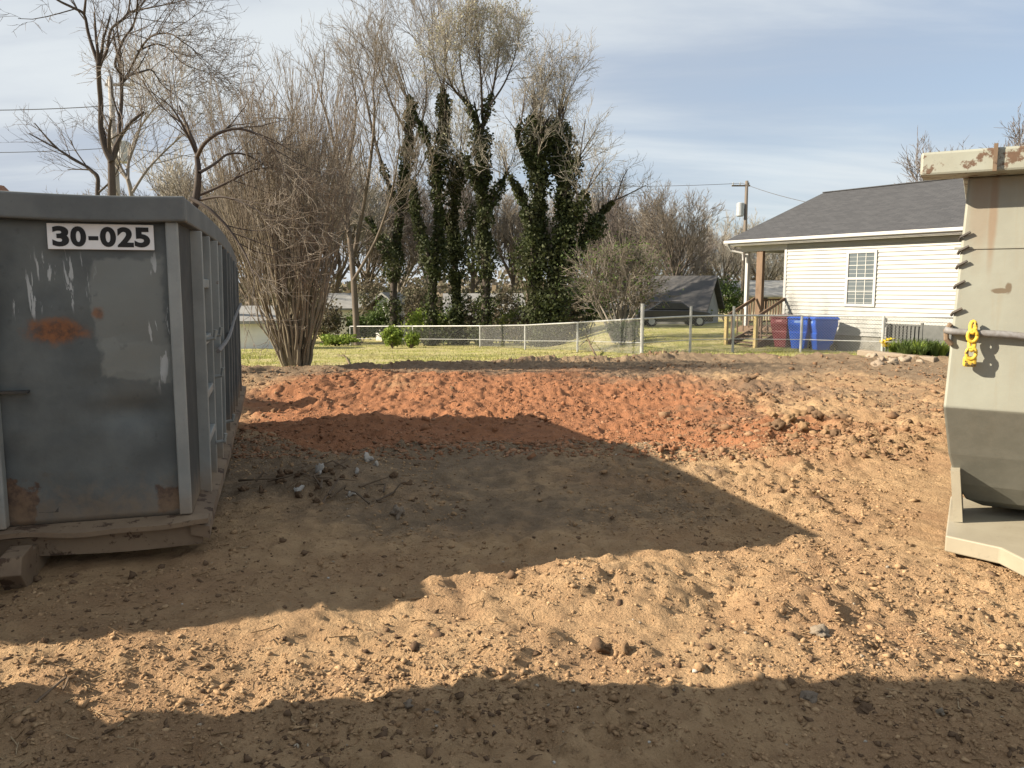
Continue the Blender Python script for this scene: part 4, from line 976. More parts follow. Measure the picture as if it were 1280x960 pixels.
# ---- bare forked tree and its neighbours behind the grey dumpster
cfgA = dict(lv=4, k=[0, 4, 3, 2], ln=[0, 1.6, .95, .6, .36], ang=.7, wig=.13, up=.05, rmin=.006, rk=.5, t0=.2)
b0 = foot(140, 24)
tree('bare_tree', 'dark bare tree with tall forked stems above the grey dumpster', b0, [
    ([b0]+PX([(140, 300), (140, 242), (139, 202)], 24), .15, .10, 0),
    (PX([(139, 202), (131, 185), (126, 160), (126, 130), (124, 105), (123, 80)], 24, .5), .085, .065, 1),
    (PX([(123, 80), (116, 60), (110, 40), (105, 18), (92, 10), (72, 0), (55, -14)], 23.6, .6), .055, .025, 5),
    (PX([(105, 18), (107, 0), (108, -25)], 23.4, .3), .04, .02, 4),
    (PX([(124, 78), (133, 65), (136, 48), (140, 35), (152, 25), (160, 15), (163, -5), (168, -25)], 24.3, .7), .05, .02, 8),
    (PX([(139, 202), (146, 185), (150, 150), (152, 120), (151, 92)], 24.2, .5), .075, .05, 3),
    (PX([(151, 92), (144, 80), (150, 60), (157, 45), (165, 35), (170, 20), (172, 0), (175, -20)], 24.6, .8), .045, .02, 10),
    (PX([(152, 105), (160, 92), (172, 68), (188, 46), (212, 42), (228, 52), (240, 60)], 24.5, 1), .04, .014, 12),
    (PX([(158, 95), (176, 90), (190, 88), (202, 105), (218, 118)], 24.2, -.8), .035, .012, 10),
    (PX([(172, 64), (195, 55), (212, 62), (230, 80), (258, 90)], 24.8, 1.2), .03, .010, 10),
    (PX([(160, 15), (185, 10), (215, 4), (245, -4)], 24.6, 1), .028, .012, 9),
], cfgA, MAT['bark_dark'], MAT['twig_dark'])
b0 = foot(118, 26)
tree('broken_tree', 'thin bare tree with a snapped stub above the grey dumpster', b0, [
    ([b0]+PX([(123, 300), (122, 242), (122, 222), (115, 214), (108, 208)], 26), .09, .05, 2, .8),
    (PX([(124, 240), (135, 230), (146, 215), (150, 200)], 26, .4), .035, .012, 5)], cfgA, MAT['bark_dark'], MAT['twig_dark'])
b0 = foot(205, 28)
tree('slender_tree', 'slender grey tree with fine upswept branches behind the pale pole', b0, [
    ([b0]+PX([(172, 300), (164, 242), (160, 225)], 28), .10, .07, 2),
    (PX([(160, 225), (162, 195), (172, 165), (190, 140), (212, 120)], 28, .8), .05, .012, 16),
    (PX([(166, 240), (182, 215), (200, 195), (225, 172), (240, 160)], 28, -.9), .05, .012, 14),
    (PX([(162, 200), (175, 160), (176, 130), (172, 108)], 28.5, .9), .04, .01, 16)],
    dict(cfgA, ln=[0, 1.7, 1.1, .7, .4], ang=.6, up=.1), MAT['bark_grey'], MAT['twig_pale'])
b0 = foot(236, 16.4)
tree('arching_tree', 'bare tree with dark arching limbs reaching over the dumpster corner', b0, [
    ([b0]+PX([(236, 300), (242, 262), (246, 240), (248, 215), (246, 195)], 16.4), .11, .05, 1, .8),
    (PX([(246, 195), (240, 180), (230, 160), (220, 142), (212, 132)], 16.4, .6), .035, .012, 8),
    (PX([(247, 195), (255, 180), (272, 167), (298, 161), (325, 170), (345, 188)], 16.4, -.9), .045, .014, 14),
    (PX([(249, 216), (268, 205), (284, 193), (306, 193), (330, 205)], 16.2, .8), .035, .012, 12),
    (PX([(244, 246), (268, 236), (292, 224), (318, 212), (340, 210)], 16.6, -.8), .035, .012, 10),
    (PX([(238, 248), (262, 262), (285, 285), (305, 315), (318, 345)], 16.2, .7), .04, .012, 10),
    (PX([(250, 250), (275, 246), (300, 252), (330, 268)], 16.6, .9), .03, .010, 9)], dict(cfgA, ln=[0, 1.2, .8, .5, .3], dens=.5, ang=.55, k=[0, 3, 3, 2]), MAT['bark_dark'], MAT['twig_brown'])

# ---- the big fan-shaped bush at the edge of the dirt
b0 = np.array([*gnd(371, 463, -.32)[:2], -.32]); b0[2] = gz(b0[0], b0[1])-.05
limbs = []
RR.seed(21)
for i in range(92):
    a = RR.uniform(0, 6.283); q = math.sqrt((i+.5)/92); r0 = .25*q
    lean = (.03+.47*q**1.15)*RR.uniform(.8, 1.12); h_ = RR.uniform(3.4, 5.6)*(1-.20*q*q)
    ca, sa = math.cos(a), math.sin(a); pts = [b0+np.array([ca*r0, sa*r0, 0])]
    for t_ in (.1, .22, .4, .62, .82, 1.0):
        rad = r0+lean*h_*(t_*.70-.05*t_*t_)
        pts.append(b0+np.array([ca*rad+RR.gauss(0, .03+.05*t_), sa*rad+RR.gauss(0, .03+.05*t_), h_*t_]))
    limbs.append((pts, RR.uniform(.022, .046), .007, 6, .40))
tree('fan_shaped_bush', 'big bare fan-shaped bush of many brown stems at the edge of the dirt', b0, limbs, dict(lv=3, k=[0, 4, 2], ln=[0, 1.0, .6, .4], ang=.2, wig=.04, up=.09, rmin=.0048, rk=.5, t0=.25), MAT['bark_fan'], MAT['twig_brown'], 'bush')

# ---- tall trees behind the chain-link fence
cfgT = dict(lv=4, k=[0, 5, 3, 2], ln=[0, 2.9, 1.5, .9, .6], ang=.55, wig=.09, up=.05, rmin=.0105, rk=.42, t0=.2, dens=.62)
b0 = foot(446, 47)
tree('bare_tree', 'tall bare brown tree rising behind the fan-shaped bush', b0, [
    ([b0]+PX([(442, 350), (436, 290), (428, 230), (415, 170), (402, 125)], 47, 1), .20, .05, 20),
    (PX([(440, 330), (452, 270), (462, 210), (468, 150), (466, 110)], 47.5, 1.5), .14, .04, 20),
    (PX([(436, 290), (410, 240), (385, 190), (362, 140)], 46.5, -2), .10, .03, 18),
    (PX([(442, 350), (470, 300), (490, 240), (500, 180)], 46, -2), .10, .03, 16),
    (PX([(428, 232), (440, 180), (445, 130), (440, 100)], 47, -1), .08, .03, 14)], cfgT, MAT['bark'], MAT['twig_brown'])
b0 = foot(492, 49)
tree('bare_tree', 'tall bare tree with ivy climbing its lower trunk, between brown tree and ivied pair', b0, [
    ([b0]+PX([(492, 350), (496, 300), (503, 250), (508, 200), (512, 150), (508, 122)], 49, 1), .24, .07, 14),
    (PX([(500, 270), (482, 220), (466, 165), (455, 110), (448, 85)], 49, 2), .13, .03, 22),
    (PX([(508, 200), (525, 160), (533, 120), (530, 75)], 49.5, 1.5), .10, .03, 22),
    (PX([(508, 165), (490, 130), (478, 95), (470, 75)], 48.5, -1.5), .08, .03, 18),
    (PX([(494, 330), (470, 290), (448, 250)], 48, -2), .09, .03, 12)], cfgT, MAT['bark_dark'], MAT['twig_brown'],
    ivy=[(0, .46, 620, .0, .95), (1, .22, 200, .0, .35), (4, .3, 260, 0, .7)])
b0 = foot(541, 46)
tree('ivied_tree', 'leaning ivy-clad tree with yellowish top, one of a pair of thin trunks', b0, [
    ([b0]+PX([(540, 370), (545, 320), (549, 270), (547, 225), (553, 180), (555, 140), (553, 108)], 46, .8), .22, .06, 12, .6),
    (PX([(547, 228), (538, 190), (530, 165), (520, 145), (511, 122)], 46.3, 1.2), .10, .04, 8),
    (PX([(553, 110), (545, 85), (541, 60), (540, 40)], 46, .8), .05, .02, 22),
    (PX([(543, 340), (525, 290), (518, 250), (520, 215)], 45.5, -1.2), .10, .03, 8)], cfgT, MAT['bark_dark'], MAT['twig_brown'],
    ivy=[(0, .55, 700, .0, 1), (1, .30, 300, 0, 1), (3, .42, 380, 0, .9)])
b0 = foot(572, 47.5)
tree('ivied_tree', 'short ivy-clad trunk standing just beside the tallest pale-topped tree', b0, [
    ([b0]+PX([(571, 380), (568, 330), (566, 280), (570, 235), (574, 200)], 47.5, .8), .17, .05, 8, .5),
    (PX([(568, 300), (552, 262), (545, 240)], 47.5, 1), .07, .03, 5), (PX([(567, 330), (585, 290), (590, 260)], 47.2, -1), .07, .03, 5)], cfgT, MAT['bark_dark'], MAT['twig_brown'],
    ivy=[(0, .70, 820, .0, 1), (1, .4, 300, 0, 1), (2, .4, 300, 0, 1)])
b0 = foot(607, 45)
tree('pale_topped_tree', 'tallest tree with a pale airy crown above an ivy-wrapped trunk', b0, [
    ([b0]+PX([(607, 370), (606, 320), (604, 270), (603, 225), (602, 190), (599, 160)], 45, .6), .27, .12, 4, .6),
    (PX([(600, 172), (592, 145), (580, 125), (570, 115), (560, 95), (556, 70)], 45, 1), .11, .03, 26),
    (PX([(601, 165), (609, 140), (616, 112), (622, 80), (625, 48)], 45, -1), .10, .03, 30),
    (PX([(603, 150), (602, 115), (600, 80), (598, 45)], 45.2, 1.2), .08, .025, 30),
    (PX([(612, 132), (630, 105), (642, 75), (648, 50)], 44.6, -1.2), .06, .02, 26),
    (PX([(588, 138), (578, 100), (575, 65), (582, 42)], 45.4, 1.5), .06, .02, 26),
    (PX([(604, 280), (622, 240), (634, 215)], 44.6, -1), .08, .03, 5, .5), (PX([(604, 250), (588, 215), (582, 195)], 45.3, 1), .08, .03, 5, .5)],
    dict(cfgT, k=[0, 5, 4, 2], ln=[0, 1.7, 1.0, .7, .5], ang=.6, dens=.55), MAT['bark_dark'], MAT['twig_pale'],
    ivy=[(0, .60, 820, .0, 1), (1, .26, 260, 0, .5), (2, .24, 230, 0, .4), (6, .34, 300, 0, 1), (7, .34, 300, 0, 1)], buds=(MAT['bud'], .5, .055, .08))
b0 = foot(683, 43)
tree('ivy_smothered_tree', 'broad tree smothered in dark ivy with thick twin trunks behind the fence', b0, [
    ([b0]+PX([(672, 380), (667, 330), (672, 280), (674, 230), (670, 185), (671, 150)], 43, .6), .32, .14, 16, .7),
    ([b0+np.array([.3, .1, 0])]+PX([(692, 370), (703, 325), (706, 275), (702, 225), (699, 190), (697, 158)], 43, -.6), .30, .12, 16, .7),
    (PX([(700, 345), (722, 312), (738, 290), (752, 266), (769, 250)], 43, .8), .16, .06, 10, .5),
    (PX([(671, 300), (658, 262), (648, 238), (637, 222)], 42.6, -.6), .12, .05, 4, .8),
    (PX([(705, 248), (714, 220), (724, 196)], 43, .6), .10, .05, 8, .5),
    (PX([(671, 215), (656, 196), (647, 168), (652, 150)], 43.2, .7), .10, .05, 9, .5),
    (PX([(703, 300), (722, 265), (732, 240)], 42.6, -.8), .10, .05, 8, .5),
    (PX([(671, 160), (678, 125), (684, 100)], 43, .5), .06, .02, 20, .1), (PX([(697, 165), (706, 140), (712, 112)], 43, .5), .06, .02, 20, .1)],
    dict(cfgT, k=[0, 5, 3, 2], ln=[0, 1.9, 1.1, .75, .5], ang=.7, dens=.6), MAT['bark_dark'], MAT['twig_pale'],
    ivy=[(0, .82, 1350, .0, 1), (1, .82, 1350, .0, 1), (2, .50, 760, 0, .95), (3, .40, 520, 0, 1), (4, .38, 480, 0, 1), (5, .38, 520, 0, .9), (6, .45, 520, 0, 1)])
# ---- round multi-stemmed bush near the corner post
b0 = foot(772, 33); limbs = []
for i in range(16):
    a = RR.uniform(0, 6.283); q = RR.uniform(.3, 1); r0 = .25*q; pts = [b0+np.array([math.cos(a)*r0, math.sin(a)*r0, 0])]
    for t_ in (.25, .5, .75, 1): pts.append(b0+np.array([math.cos(a)*(r0+1.5*q*t_)+RR.gauss(0, .08), math.sin(a)*(r0+1.5*q*t_)+RR.gauss(0, .08), 3.1*t_*(1-.25*q)]))
    limbs.append((pts, .06, .02, 8, .45))
tree('round_bush', 'round multi-stemmed bush just leafing out green near the corner fence post', b0, limbs, dict(lv=3, k=[0, 4, 4], ln=[0, 1.0, .7, .45], ang=.6, wig=.15, up=.05, rmin=.009, rk=.5, t0=.2), MAT['bark_grey'], MAT['twig_brown'], 'bush', buds=(MAT['leaf_dark'], .55, .05, .1))
b0 = foot(778, 31)
def shrub(name, label, base, rx, rz_, n_, size, mat, cat='shrub', group=None, stems=5):
    base = np.array(base, float); o = thing(name, label, cat, base, 0, group); mb = MB()
    for i in range(stems):
        a = RR.uniform(0, 6.28); mb.tube([(0, 0, -.05), (math.cos(a)*rx*.3, math.sin(a)*rx*.3, rz_*.6), (math.cos(a)*rx*.6, math.sin(a)*rx*.6, rz_*1.4)], [.03, .02, .008], 5)
    mb.build('stems', MAT['bark'], o)
    u_ = rng.normal(size=(n_, 3)); u_ /= np.linalg.norm(u_, axis=1, keepdims=True)
    lump = .72+.55*vnoise(u_[:, 0]*2.3+base[0], u_[:, 1]*2.3+u_[:, 2]*3.1, 3)*2*.6+.25*vnoise(u_[:, 0]*6, u_[:, 2]*6+u_[:, 1]*5, 8)*2
    rr = lump*rng.uniform(.35, 1.05, n_)**.6
    c_ = base+np.stack([u_[:, 0]*rx*rr, u_[:, 1]*rx*rr, rz_+u_[:, 2]*rz_*rr], -1); c_[:, 2] = np.maximum(c_[:, 2], base[2]+.02)
    leaves(c_, size, mat, 'foliage', o, base); return o
shrub('low_shrub', 'low brown-green mound of shrub at the foot of the round bush', b0, .75, .5, 2200, .06, MAT['leaf_dark'])
shrub('yellow_green_shrub', 'small yellow-green shrub against the fence, in front of the white shed', foot(490, 40), .62, .62, 2600, .06, MAT['leaf_bright'], group='yellow-green shrubs on the fence line')
shrub('yellow_green_shrub', 'tiny yellow-green shrub beside the small yellow-green one on the fence', foot(514, 39), .42, .45, 1600, .055, MAT['leaf_bright'], group='yellow-green shrubs on the fence line')
for px, Y, rx, rz_, mt, lb in ((452, 52, 1.7, 1.1, 'leaf_dark', 'dark green shrub filling the gap beside the white cottage'),
                               (530, 50, 1.6, 1.3, 'leaf_bright', 'light green shrub growing under the leaning ivied tree'),
                               (478, 53, 1.3, 1.5, 'leaf_dark', 'upright green shrub between the cottage and the white gabled shed'),
                               (560, 51, 1.3, 1.2, 'leaf_dark', 'dark shrub at the foot of the short ivied trunk'),
                               (645, 49, 1.6, 1.3, 'ivy_light', 'olive shrub between the tallest tree and the ivy-smothered one'),
                               (735, 47, 1.9, 1.9, 'leaf_dark', 'tall green shrub leaning against the ivy-smothered tree'),
                               (420, 45, 1.3, .35, 'leaf_bright', 'low bright green shrub behind the fan-shaped bush'),
                               (330, 44, 1.7, .55, 'leaf_dark', 'low dark hedge in front of the pale shed'),
                               (860, 52, 1.5, 1.2, 'ivy_light', 'olive shrub beside the low dark-roofed house'),
                               (905, 58, 1.8, 1.6, 'leaf_dark', 'green shrub in front of the cream house'),
                               (712, 50, 1.5, 1.0, 'leaf_dark', 'dark shrub behind the ivy-smothered trunks')):
    shrub('green_shrub', lb, foot(px, Y), rx, rz_, int(1500*rx), .085, MAT[mt], group='shrubs behind the fence')

MAT['thicket'] = leafmat('thicket', (.10, .085, .055), (.16, .135, .09), (.07, .08, .035))
for px, Y, rx, rz_, lb in ((405, 50, 1.8, 1.5, 'brown thicket standing left of the white cottage'), (470, 56, 2.2, 2.6, 'tall brown thicket behind the gap between cottage and white shed'), (520, 54, 1.6, 2.4, 'brown bramble thicket between the white shed and the leaning ivied tree'),
                           (585, 50, 1.5, 1.7, 'brown thicket around the foot of the short ivied trunk'), (630, 52, 1.5, 2.2, 'brown thicket against the end of the grey outbuilding'), (665, 47, 1.6, 1.3, 'dense thicket under the ivy-smothered trunks'), (705, 46, 1.6, 1.5, 'brown thicket on the house side of the ivy-smothered trunks'),
                           (780, 58, 2.3, 2.0, 'brown thicket between the bush and the low dark-roofed house'), (890, 66, 2.4, 2.2, 'brown thicket behind the cream house'), (345, 52, 2.2, 1.6, 'brown thicket behind the stems of the fan-shaped bush')):
    shrub('bramble_thicket', lb, foot(px, Y), rx, rz_, int(1500*rx), .085, MAT['thicket'], 'thicket', 'thickets behind the fence', 12)
# ---- background trees: three kinds, copied
def auto_tree(name, h_, spread, seed, bark, twig, cfg, nl=7):
    RR.seed(seed); b_ = np.zeros(3); limbs = [([b_, np.array([.05, 0, h_*.2]), np.array([RR.gauss(0, .15), RR.gauss(0, .15), h_*.45]), np.array([RR.gauss(0, .3), RR.gauss(0, .3), h_*.75])], h_*.02, h_*.006, 8, .5)]
    for i in range(nl):
        a = 6.283*i/nl+RR.uniform(-.3, .3); z0 = h_*RR.uniform(.18, .42); q = spread*RR.uniform(.7, 1.1)
        limbs.append(([np.array([0, 0, z0]), np.array([math.cos(a)*q*.35, math.sin(a)*q*.35, z0+h_*.14]), np.array([math.cos(a)*q*.7, math.sin(a)*q*.7, z0+h_*.30]), np.array([math.cos(a)*q*.95, math.sin(a)*q*.95, min(h_*.88, z0+h_*.46)])], h_*.010, h_*.003, 12, .25))
    return tree(name, 'background tree', b_, limbs, cfg, bark, twig)
cB = dict(lv=4, k=[0, 4, 3, 2], ln=[0, 1.9, 1.1, .7, .45], ang=.55, wig=.10, up=.08, rmin=.016, rk=.5, t0=.15)
proto = [auto_tree('background_tree', 9, 2.6, 3, MAT['bark'], MAT['twig_brown'], cB), auto_tree('background_tree', 10, 3.2, 8, MAT['bark_grey'], MAT['twig_dark'], cB, 8), auto_tree('background_tree', 8, 2.3, 14, MAT['bark'], MAT['twig_pale'], cB, 6)]
used = [False]*3
def put(kind, px, Y, ytop, label, rz=0, group='bare trees in the background', wide=1.):
    o = proto[kind] if not used[kind] else copy_tree(proto[kind]); used[kind] = True
    x, y, z = foot(px, Y); hh = (9, 10, 8)[kind]; s_ = (at(px, ytop, Y)[2]-z)/hh*.93
    o.location = (x, y, z-.05); o.rotation_euler = (0, 0, rz); o.scale = (s_*wide, s_*wide, s_); tag(o, label, 'tree', group); return o
put(0, 842, 57, 238, 'dense round-topped brown tree standing over the low dark-roofed house', .4, wide=.95)
put(1, 1196, 47, 160, 'bare grey tree whose crown shows above the white house roof', 1.1)
FAR = ('brown bare tree in the line of woods far behind the yards', 'dark grey bare tree in the line of woods far behind the yards', 'pale-twigged bare tree in the line of woods far behind the yards')
for i, (px, Y, yt) in enumerate(((880, 82, 285), (905, 74, 280), (800, 78, 248), (775, 66, 225), (745, 72, 236), (950, 80, 290), (985, 90, 292), (720, 80, 262), (690, 85, 240), (640, 80, 232), (590, 82, 225), (540, 78, 215), (500, 84, 225), (460, 80, 230), (420, 72, 190), (380, 66, 180), (345, 70, 210), (315, 62, 215), (285, 66, 210), (262, 72, 205), (225, 76, 212), (190, 84, 232), (110, 92, 236), (815, 95, 285), (925, 100, 300), (855, 70, 282), (660, 98, 258), (1020, 85, 285), (760, 98, 272), (500, 105, 262), (350, 100, 255))):
    kd = (i*2+i//3) % 3; put(kd, px, Y, yt, FAR[kd], i*1.3, ('brown', 'dark', 'pale')[kd]+' trees in the woods far behind the yards')
# far-off wood along the horizon: brush nobody could count
k_ = 42000; a_ = rng.uniform(-1.05, 1.05, k_); Yf = rng.uniform(95, 150, k_); xf = np.tan(a_*.75)*Yf; hf = rng.beta(1.0, 2.6, k_)*(5.2+3.5*vnoise(xf*.09, Yf*.05, 6)*2)
c_ = np.stack([xf, Yf, ground(xf, Yf, False)+np.abs(hf)], -1)
MAT['far_wood'] = leafmat('far_wood', (.16, .13, .09), (.23, .19, .14), (.12, .125, .07))
o = leaves(c_, .48, MAT['far_wood'], 'distant_woods', None, np.zeros(3)); tag(o, 'brown strip of woods along the far horizon', 'woods', kind='stuff')

# ================================================================== stones, clods, debris and the flower bed
def rock_mesh(seed, rough_=.35, sub=2):
    import bmesh
    bm = bmesh.new(); bmesh.ops.create_icosphere(bm, subdivisions=sub, radius=1); r_ = np.random.RandomState(seed); o_ = r_.rand(3)*50
    for v in bm.verts:
        p = v.co; f_ = 1+rough_*2*float(vnoise(p.x*1.3+o_[0]+p.z, p.y*1.3+o_[1]-p.z*.7, 2))+rough_*1.1*float(vnoise(p.x*3.1+o_[1], p.y*3.1+p.z*2.9+o_[2], 5)); v.co = p*f_
    me = bpy.data.meshes.new('rock'); bm.to_mesh(me); bm.free(); me.polygons.foreach_set('use_smooth', [True]*len(me.polygons)); return me
ROCKS = [rock_mesh(i, .62, 3) for i in range(6)]
MAT['stone'] = soilmat('pale_stone', (.30, .25, .19), (.26, .21, .16), (.35, .30, .24))
MAT['concrete_chunk'] = soilmat('concrete_chunk', (.34, .28, .21), (.30, .25, .19), (.39, .34, .27))
nr = [0]
def rock(name, label, cat, px, py, w_px, h_rel, mat, z=0., group=None, xyz=None):
    p = gnd(px, py, z) if xyz is None else np.array(xyz)
    p[2] = gz(p[0], p[1]); s_ = w_px*p[1]/FPX/2; nr[0] += 1
    me = ROCKS[nr[0] % 6].copy(); o = link(name, me, mat); o.location = (p[0], p[1], p[2]+s_*h_rel*.35); o.scale = (s_, s_*RR.uniform(.7, 1.1), s_*h_rel); o.rotation_euler = (RR.uniform(-.2, .2), RR.uniform(-.2, .2), RR.uniform(0, 6))
    return tag(o, label, cat, group)
rock('soil_clod', 'dark knobbly clod standing up from the red dirt, taller of a pair', 'clod', 926, 489, 13, 1.0, MAT['clod_dark'], -.3)
rock('soil_clod', 'dark flat clod right beside the taller clod on the red dirt', 'clod', 938, 491, 15, .6, MAT['clod_dark'], -.3)
for i, (px, py, w_) in enumerate(((972, 548, 17), (985, 544, 20), (998, 540, 19), (1012, 535, 20), (1004, 550, 15), (990, 556, 14), (1020, 545, 13), (965, 540, 12), (1030, 556, 16), (1045, 560, 12))):
    rock('soil_clod', 'brown clod in the broken ridge of soil near the cream container', 'clod', px, py, w_, .8, MAT['clod_dark'] if i % 3 == 0 else MAT['clod_tan'], -.1, 'clods in the broken ridge')
rock('soil_clod', 'pale tan clod casting a dark shadow among the straw', 'clod', 1025, 806, 24, .7, MAT['concrete_chunk'])
rock('soil_clod', 'dark brown clod lying alone on the sunlit tan dirt', 'clod', 752, 818, 30, .7, MAT['clod_dark'])
rock('soil_clod', 'brown clod beside the lone dark clod on sunlit dirt', 'clod', 782, 822, 20, .6, MAT['clod_tan'])
rock('stone', 'pale pointed stone lying in the dumpster shadow', 'stone', 498, 648, 17, 1.0, MAT['stone'])
rock('stone', 'dark rounded stone half sunk in the shaded foreground dirt', 'stone', 1083, 893, 28, .35, MAT['clod_dark'])
rock('stone', 'pale stone on the edge of the foreground shadow', 'stone', 1012, 884, 22, .6, MAT['stone'])
rock('stone', 'small whitish stone in the shaded foreground below the cream container', 'stone', 1176, 898, 15, .8, MAT['concrete_chunk'])
rock('stone', 'flat pale stone lying in the shaded foreground dirt', 'stone', 540, 905, 16, .5, MAT['stone'])
rock('stone', 'greyish stone in the shaded foreground under the sunlit dip', 'stone', 510, 896, 18, .5, MAT['stone'])
for i, (px, w_) in enumerate(((803, 10), (812, 13), (821, 11), (829, 14), (838, 12), (846, 9), (868, 8), (792, 8))):
    rock('turf_clod', 'dark turf clod heaped on the lawn edge by the corner post', 'clod', px, 445, w_, .9, MAT['clod_dark'], -.4, 'turf clods on the lawn edge')
MB_ = MB().box((-.95, -.18, -.05), (.95, .18, .10), Matrix.Rotation(R(3), 3, 'Y')).build('edging_slab', MAT['concrete_chunk'], None, .02)
p = gnd(1120, 452, -.4); MB_.location = (p[0], p[1], gz(p[0], p[1])+.02); MB_.rotation_euler = (0, 0, R(-40)); tag(MB_, 'pale concrete slab edging the flower bed', 'slab')
for i, (px, py, w_, lb) in enumerate(((1088, 452, 17, 'pale yellowish block at the end of the slab by the lawn'), (1101, 457, 13, 'pinkish chunk just below the pale edging slab'), (1128, 458, 13, 'round white chunk below the middle of the edging slab'), (1096, 465, 14, 'low pale chunk in the dirt in front of the slab'), (1115, 465, 16, 'flat tan chunk lying before the round white chunk'), (1168, 447, 16, 'whitish stone behind the plants beside the cream container'), (1150, 460, 10, 'small tan stone at the far end of the slab'))):
    rock('rubble_chunk', lb, 'rubble', px, py, w_, .75, MAT['concrete_chunk'] if i % 2 == 0 else MAT['stone'], -.4, 'rubble along the flower bed')
def blade_plant(label, px, Y, h_, n_, mat, group=None):
    b_ = foot(px, Y); b_[2] = gz(b_[0], b_[1]); o = thing('leafy_plant', label, 'plant', b_, 0, group); V_, F_ = [], []
    for i in range(n_):
        a = RR.uniform(0, 6.28); out_ = RR.uniform(.1, .55)*h_; hh = h_*RR.uniform(.6, 1.1); w_ = RR.uniform(.012, .03); c_, s_ = math.cos(a), math.sin(a); k_ = len(V_)
        for t_ in (0, .4, .75, 1):
            rad = .08+out_*t_*t_; z_ = hh*(t_-.25*t_**3); ww = w_*(1-t_*.85)
            V_ += [(c_*rad-s_*ww, s_*rad+c_*ww, z_), (c_*rad+s_*ww, s_*rad-c_*ww, z_)]
        F_ += [(k_+2*q, k_+2*q+1, k_+2*q+3, k_+2*q+2) for q in range(3)]
    raw('leaves', np.array(V_), np.array(F_), mat, o)['kind'] = 'stuff'; return o
for i, (px, Y, h_) in enumerate(((1120, 21.8, .55), (1130, 21.5, .6), (1140, 21.7, .65), (1150, 21.3, .6), (1160, 21.5, .62), (1170, 21.2, .6), (1180, 21.3, .6), (1136, 21.1, .45), (1155, 21.0, .45), (1125, 22.2, .6), (1146, 22.0, .7), (1166, 21.9, .7))):
    blade_plant('green strap-leaved plant in the bed before the slatted screen', px, Y, h_, 110, MAT['leaf_dark'] if i % 3 else MAT['leaf_bright'], 'plants in the flower bed')
b_ = foot(1109, 21.6); b_[2] = gz(b_[0], b_[1]); fo = thing('yellow_flower', 'clump of yellow flowers at the end of the green bed', 'flower', b_); MAT['petal'] = plain('yellow_petal', (.75, .60, .05), (.65, .50, .04), 8, .6, 0)
MB().tube([(0, 0, -.02), (.02, 0, .25), (.0, -.02, .42)], .02, 5).build('stem', MAT['leaf_dark'], fo)
for i in range(7):
    a = i*.9; cxx, cyy, czz = .14*math.cos(a)*(i/7), .12*math.sin(a)*(i/7), .30+.035*i
    mb = MB()
    for q in range(6):
        aa = q*1.047; mb.v += [(cxx, cyy, czz), (cxx+.10*math.cos(aa-.4), cyy+.10*math.sin(aa-.4), czz+.03), (cxx+.14*math.cos(aa), cyy+.14*math.sin(aa), czz+.05), (cxx+.10*math.cos(aa+.4), cyy+.10*math.sin(aa+.4), czz+.03)]; kq = len(mb.v)-4; mb.f.append((kq, kq+1, kq+2, kq+3))
    mb.build('bloom', MAT['petal'], fo)
# heap of roots, sticks and scraps beside the grey dumpster
p0 = gnd(412, 612, .05); z0 = gz(p0[0], p0[1]); DP = thing('debris_heap', 'low heap of roots, sticks and pale scraps beside the grey dumpster', 'debris', (p0[0], p0[1], z0))
MAT['root'] = barkmat('root', (.16, .115, .075), (.09, .065, .045)); MAT['scrap'] = plain('pale_scrap', (.46, .43, .39), (.30, .28, .25), 9, .8, .2)
for i in range(18):
    a = RR.uniform(0, 6.28); x_, y_ = RR.gauss(0, .26), RR.gauss(0, .17); ln_ = RR.uniform(.1, .38); zz = gz(p0[0]+x_, p0[1]+y_)-z0
    pts = [(x_-math.cos(a)*ln_/2, y_-math.sin(a)*ln_/2, zz+.015), (x_+RR.gauss(0, .03), y_+RR.gauss(0, .03), zz+RR.uniform(.02, .09)), (x_+math.cos(a)*ln_/2, y_+math.sin(a)*ln_/2, zz+RR.uniform(0, .10))]
    MB().tube(pts, [.009, .007, .003], 5).build('stick', MAT['root'], DP)
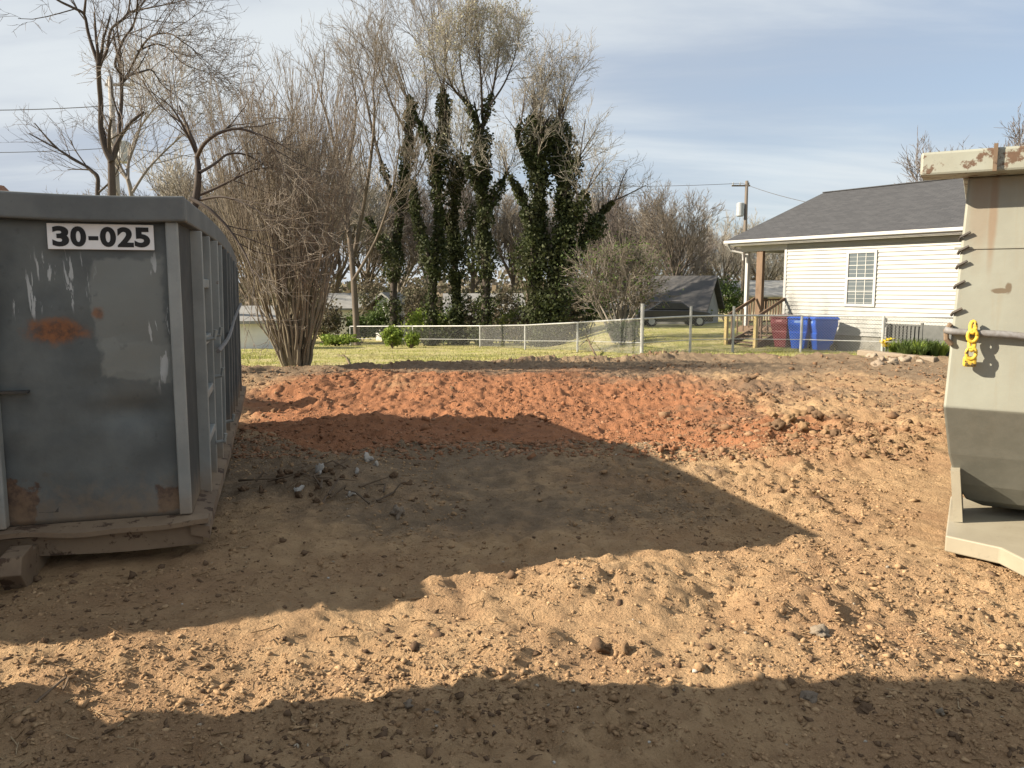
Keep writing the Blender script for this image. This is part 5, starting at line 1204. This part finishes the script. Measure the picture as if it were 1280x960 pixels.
for i in range(30):
    x_, y_ = RR.gauss(0, .32), RR.gauss(0, .2); s_ = RR.uniform(.012, .04); o = link('clod', ROCKS[i % 6], None, DP); o.location = (x_, y_, gz(p0[0]+x_, p0[1]+y_)-z0+s_*.3); o.scale = (s_, s_*.9, s_*.7); o.rotation_euler = (RR.random(), RR.random(), RR.random()*6)
    if not ROCKS[i % 6].materials: ROCKS[i % 6].materials.append(MAT['clod_dark'])
for px, py, s_ in ((462, 584, .035), (470, 588, .02), (400, 601, .035), (446, 598, .018), (372, 612, .03), (440, 612, .03)):
    q = gnd(px, py, .08)-np.array([p0[0], p0[1], 0]); me = ROCKS[2].copy(); o = link('scrap', me, MAT['scrap'], DP); o.location = (q[0], q[1], gz(q[0]+p0[0], q[1]+p0[1])-z0+s_*.5); o.scale = (s_*1.3, s_*.6, s_*.8); o.rotation_euler = (RR.random(), RR.random()*2, RR.random()*6)
# fallen branches
def fallen(label, a, b_, lift, r_):
    a, b_ = np.array(a), np.array(b_); a[2] = gz(a[0], a[1]); b_[2] = gz(b_[0], b_[1]); m_ = (a+b_)/2+np.array([.05, 0, lift]); o = thing('fallen_branch', label, 'branch', a)
    P_, Q_ = smoothline([a-a, a*.4+m_*.6-a+np.array([0, .1, .02]), m_-a, b_-a+np.array([0, 0, .02])], [r_, r_*.8, r_*.6, r_*.3]); V_, F_ = tubes([(np.array(P_), np.array(Q_))], 6); raw('stem', V_, F_, MAT['root'], o, True)
    for t_ in (.35, .6): i_ = int(t_*(len(P_)-1)); MB().tube([P_[i_], P_[i_]+np.array([RR.gauss(0, .2), RR.gauss(0, .2), .3])*r_/.04], [r_*.4, r_*.15], 5).build('side_twig', MAT['root'], o)
    return o
fallen('dead grey branch arched over the grass beside the fence', gnd(746, 441, -.5), gnd(722, 432, -.9), .45, .04)
fallen('thin straight stick lying on the pale grass by the fan-shaped bush', gnd(437, 459, -.4), gnd(420, 440, -.7), .1, .025)
fallen('thin pale stick crossing the foreground shadow edge', gnd(45, 892), gnd(82, 864), .01, .006)
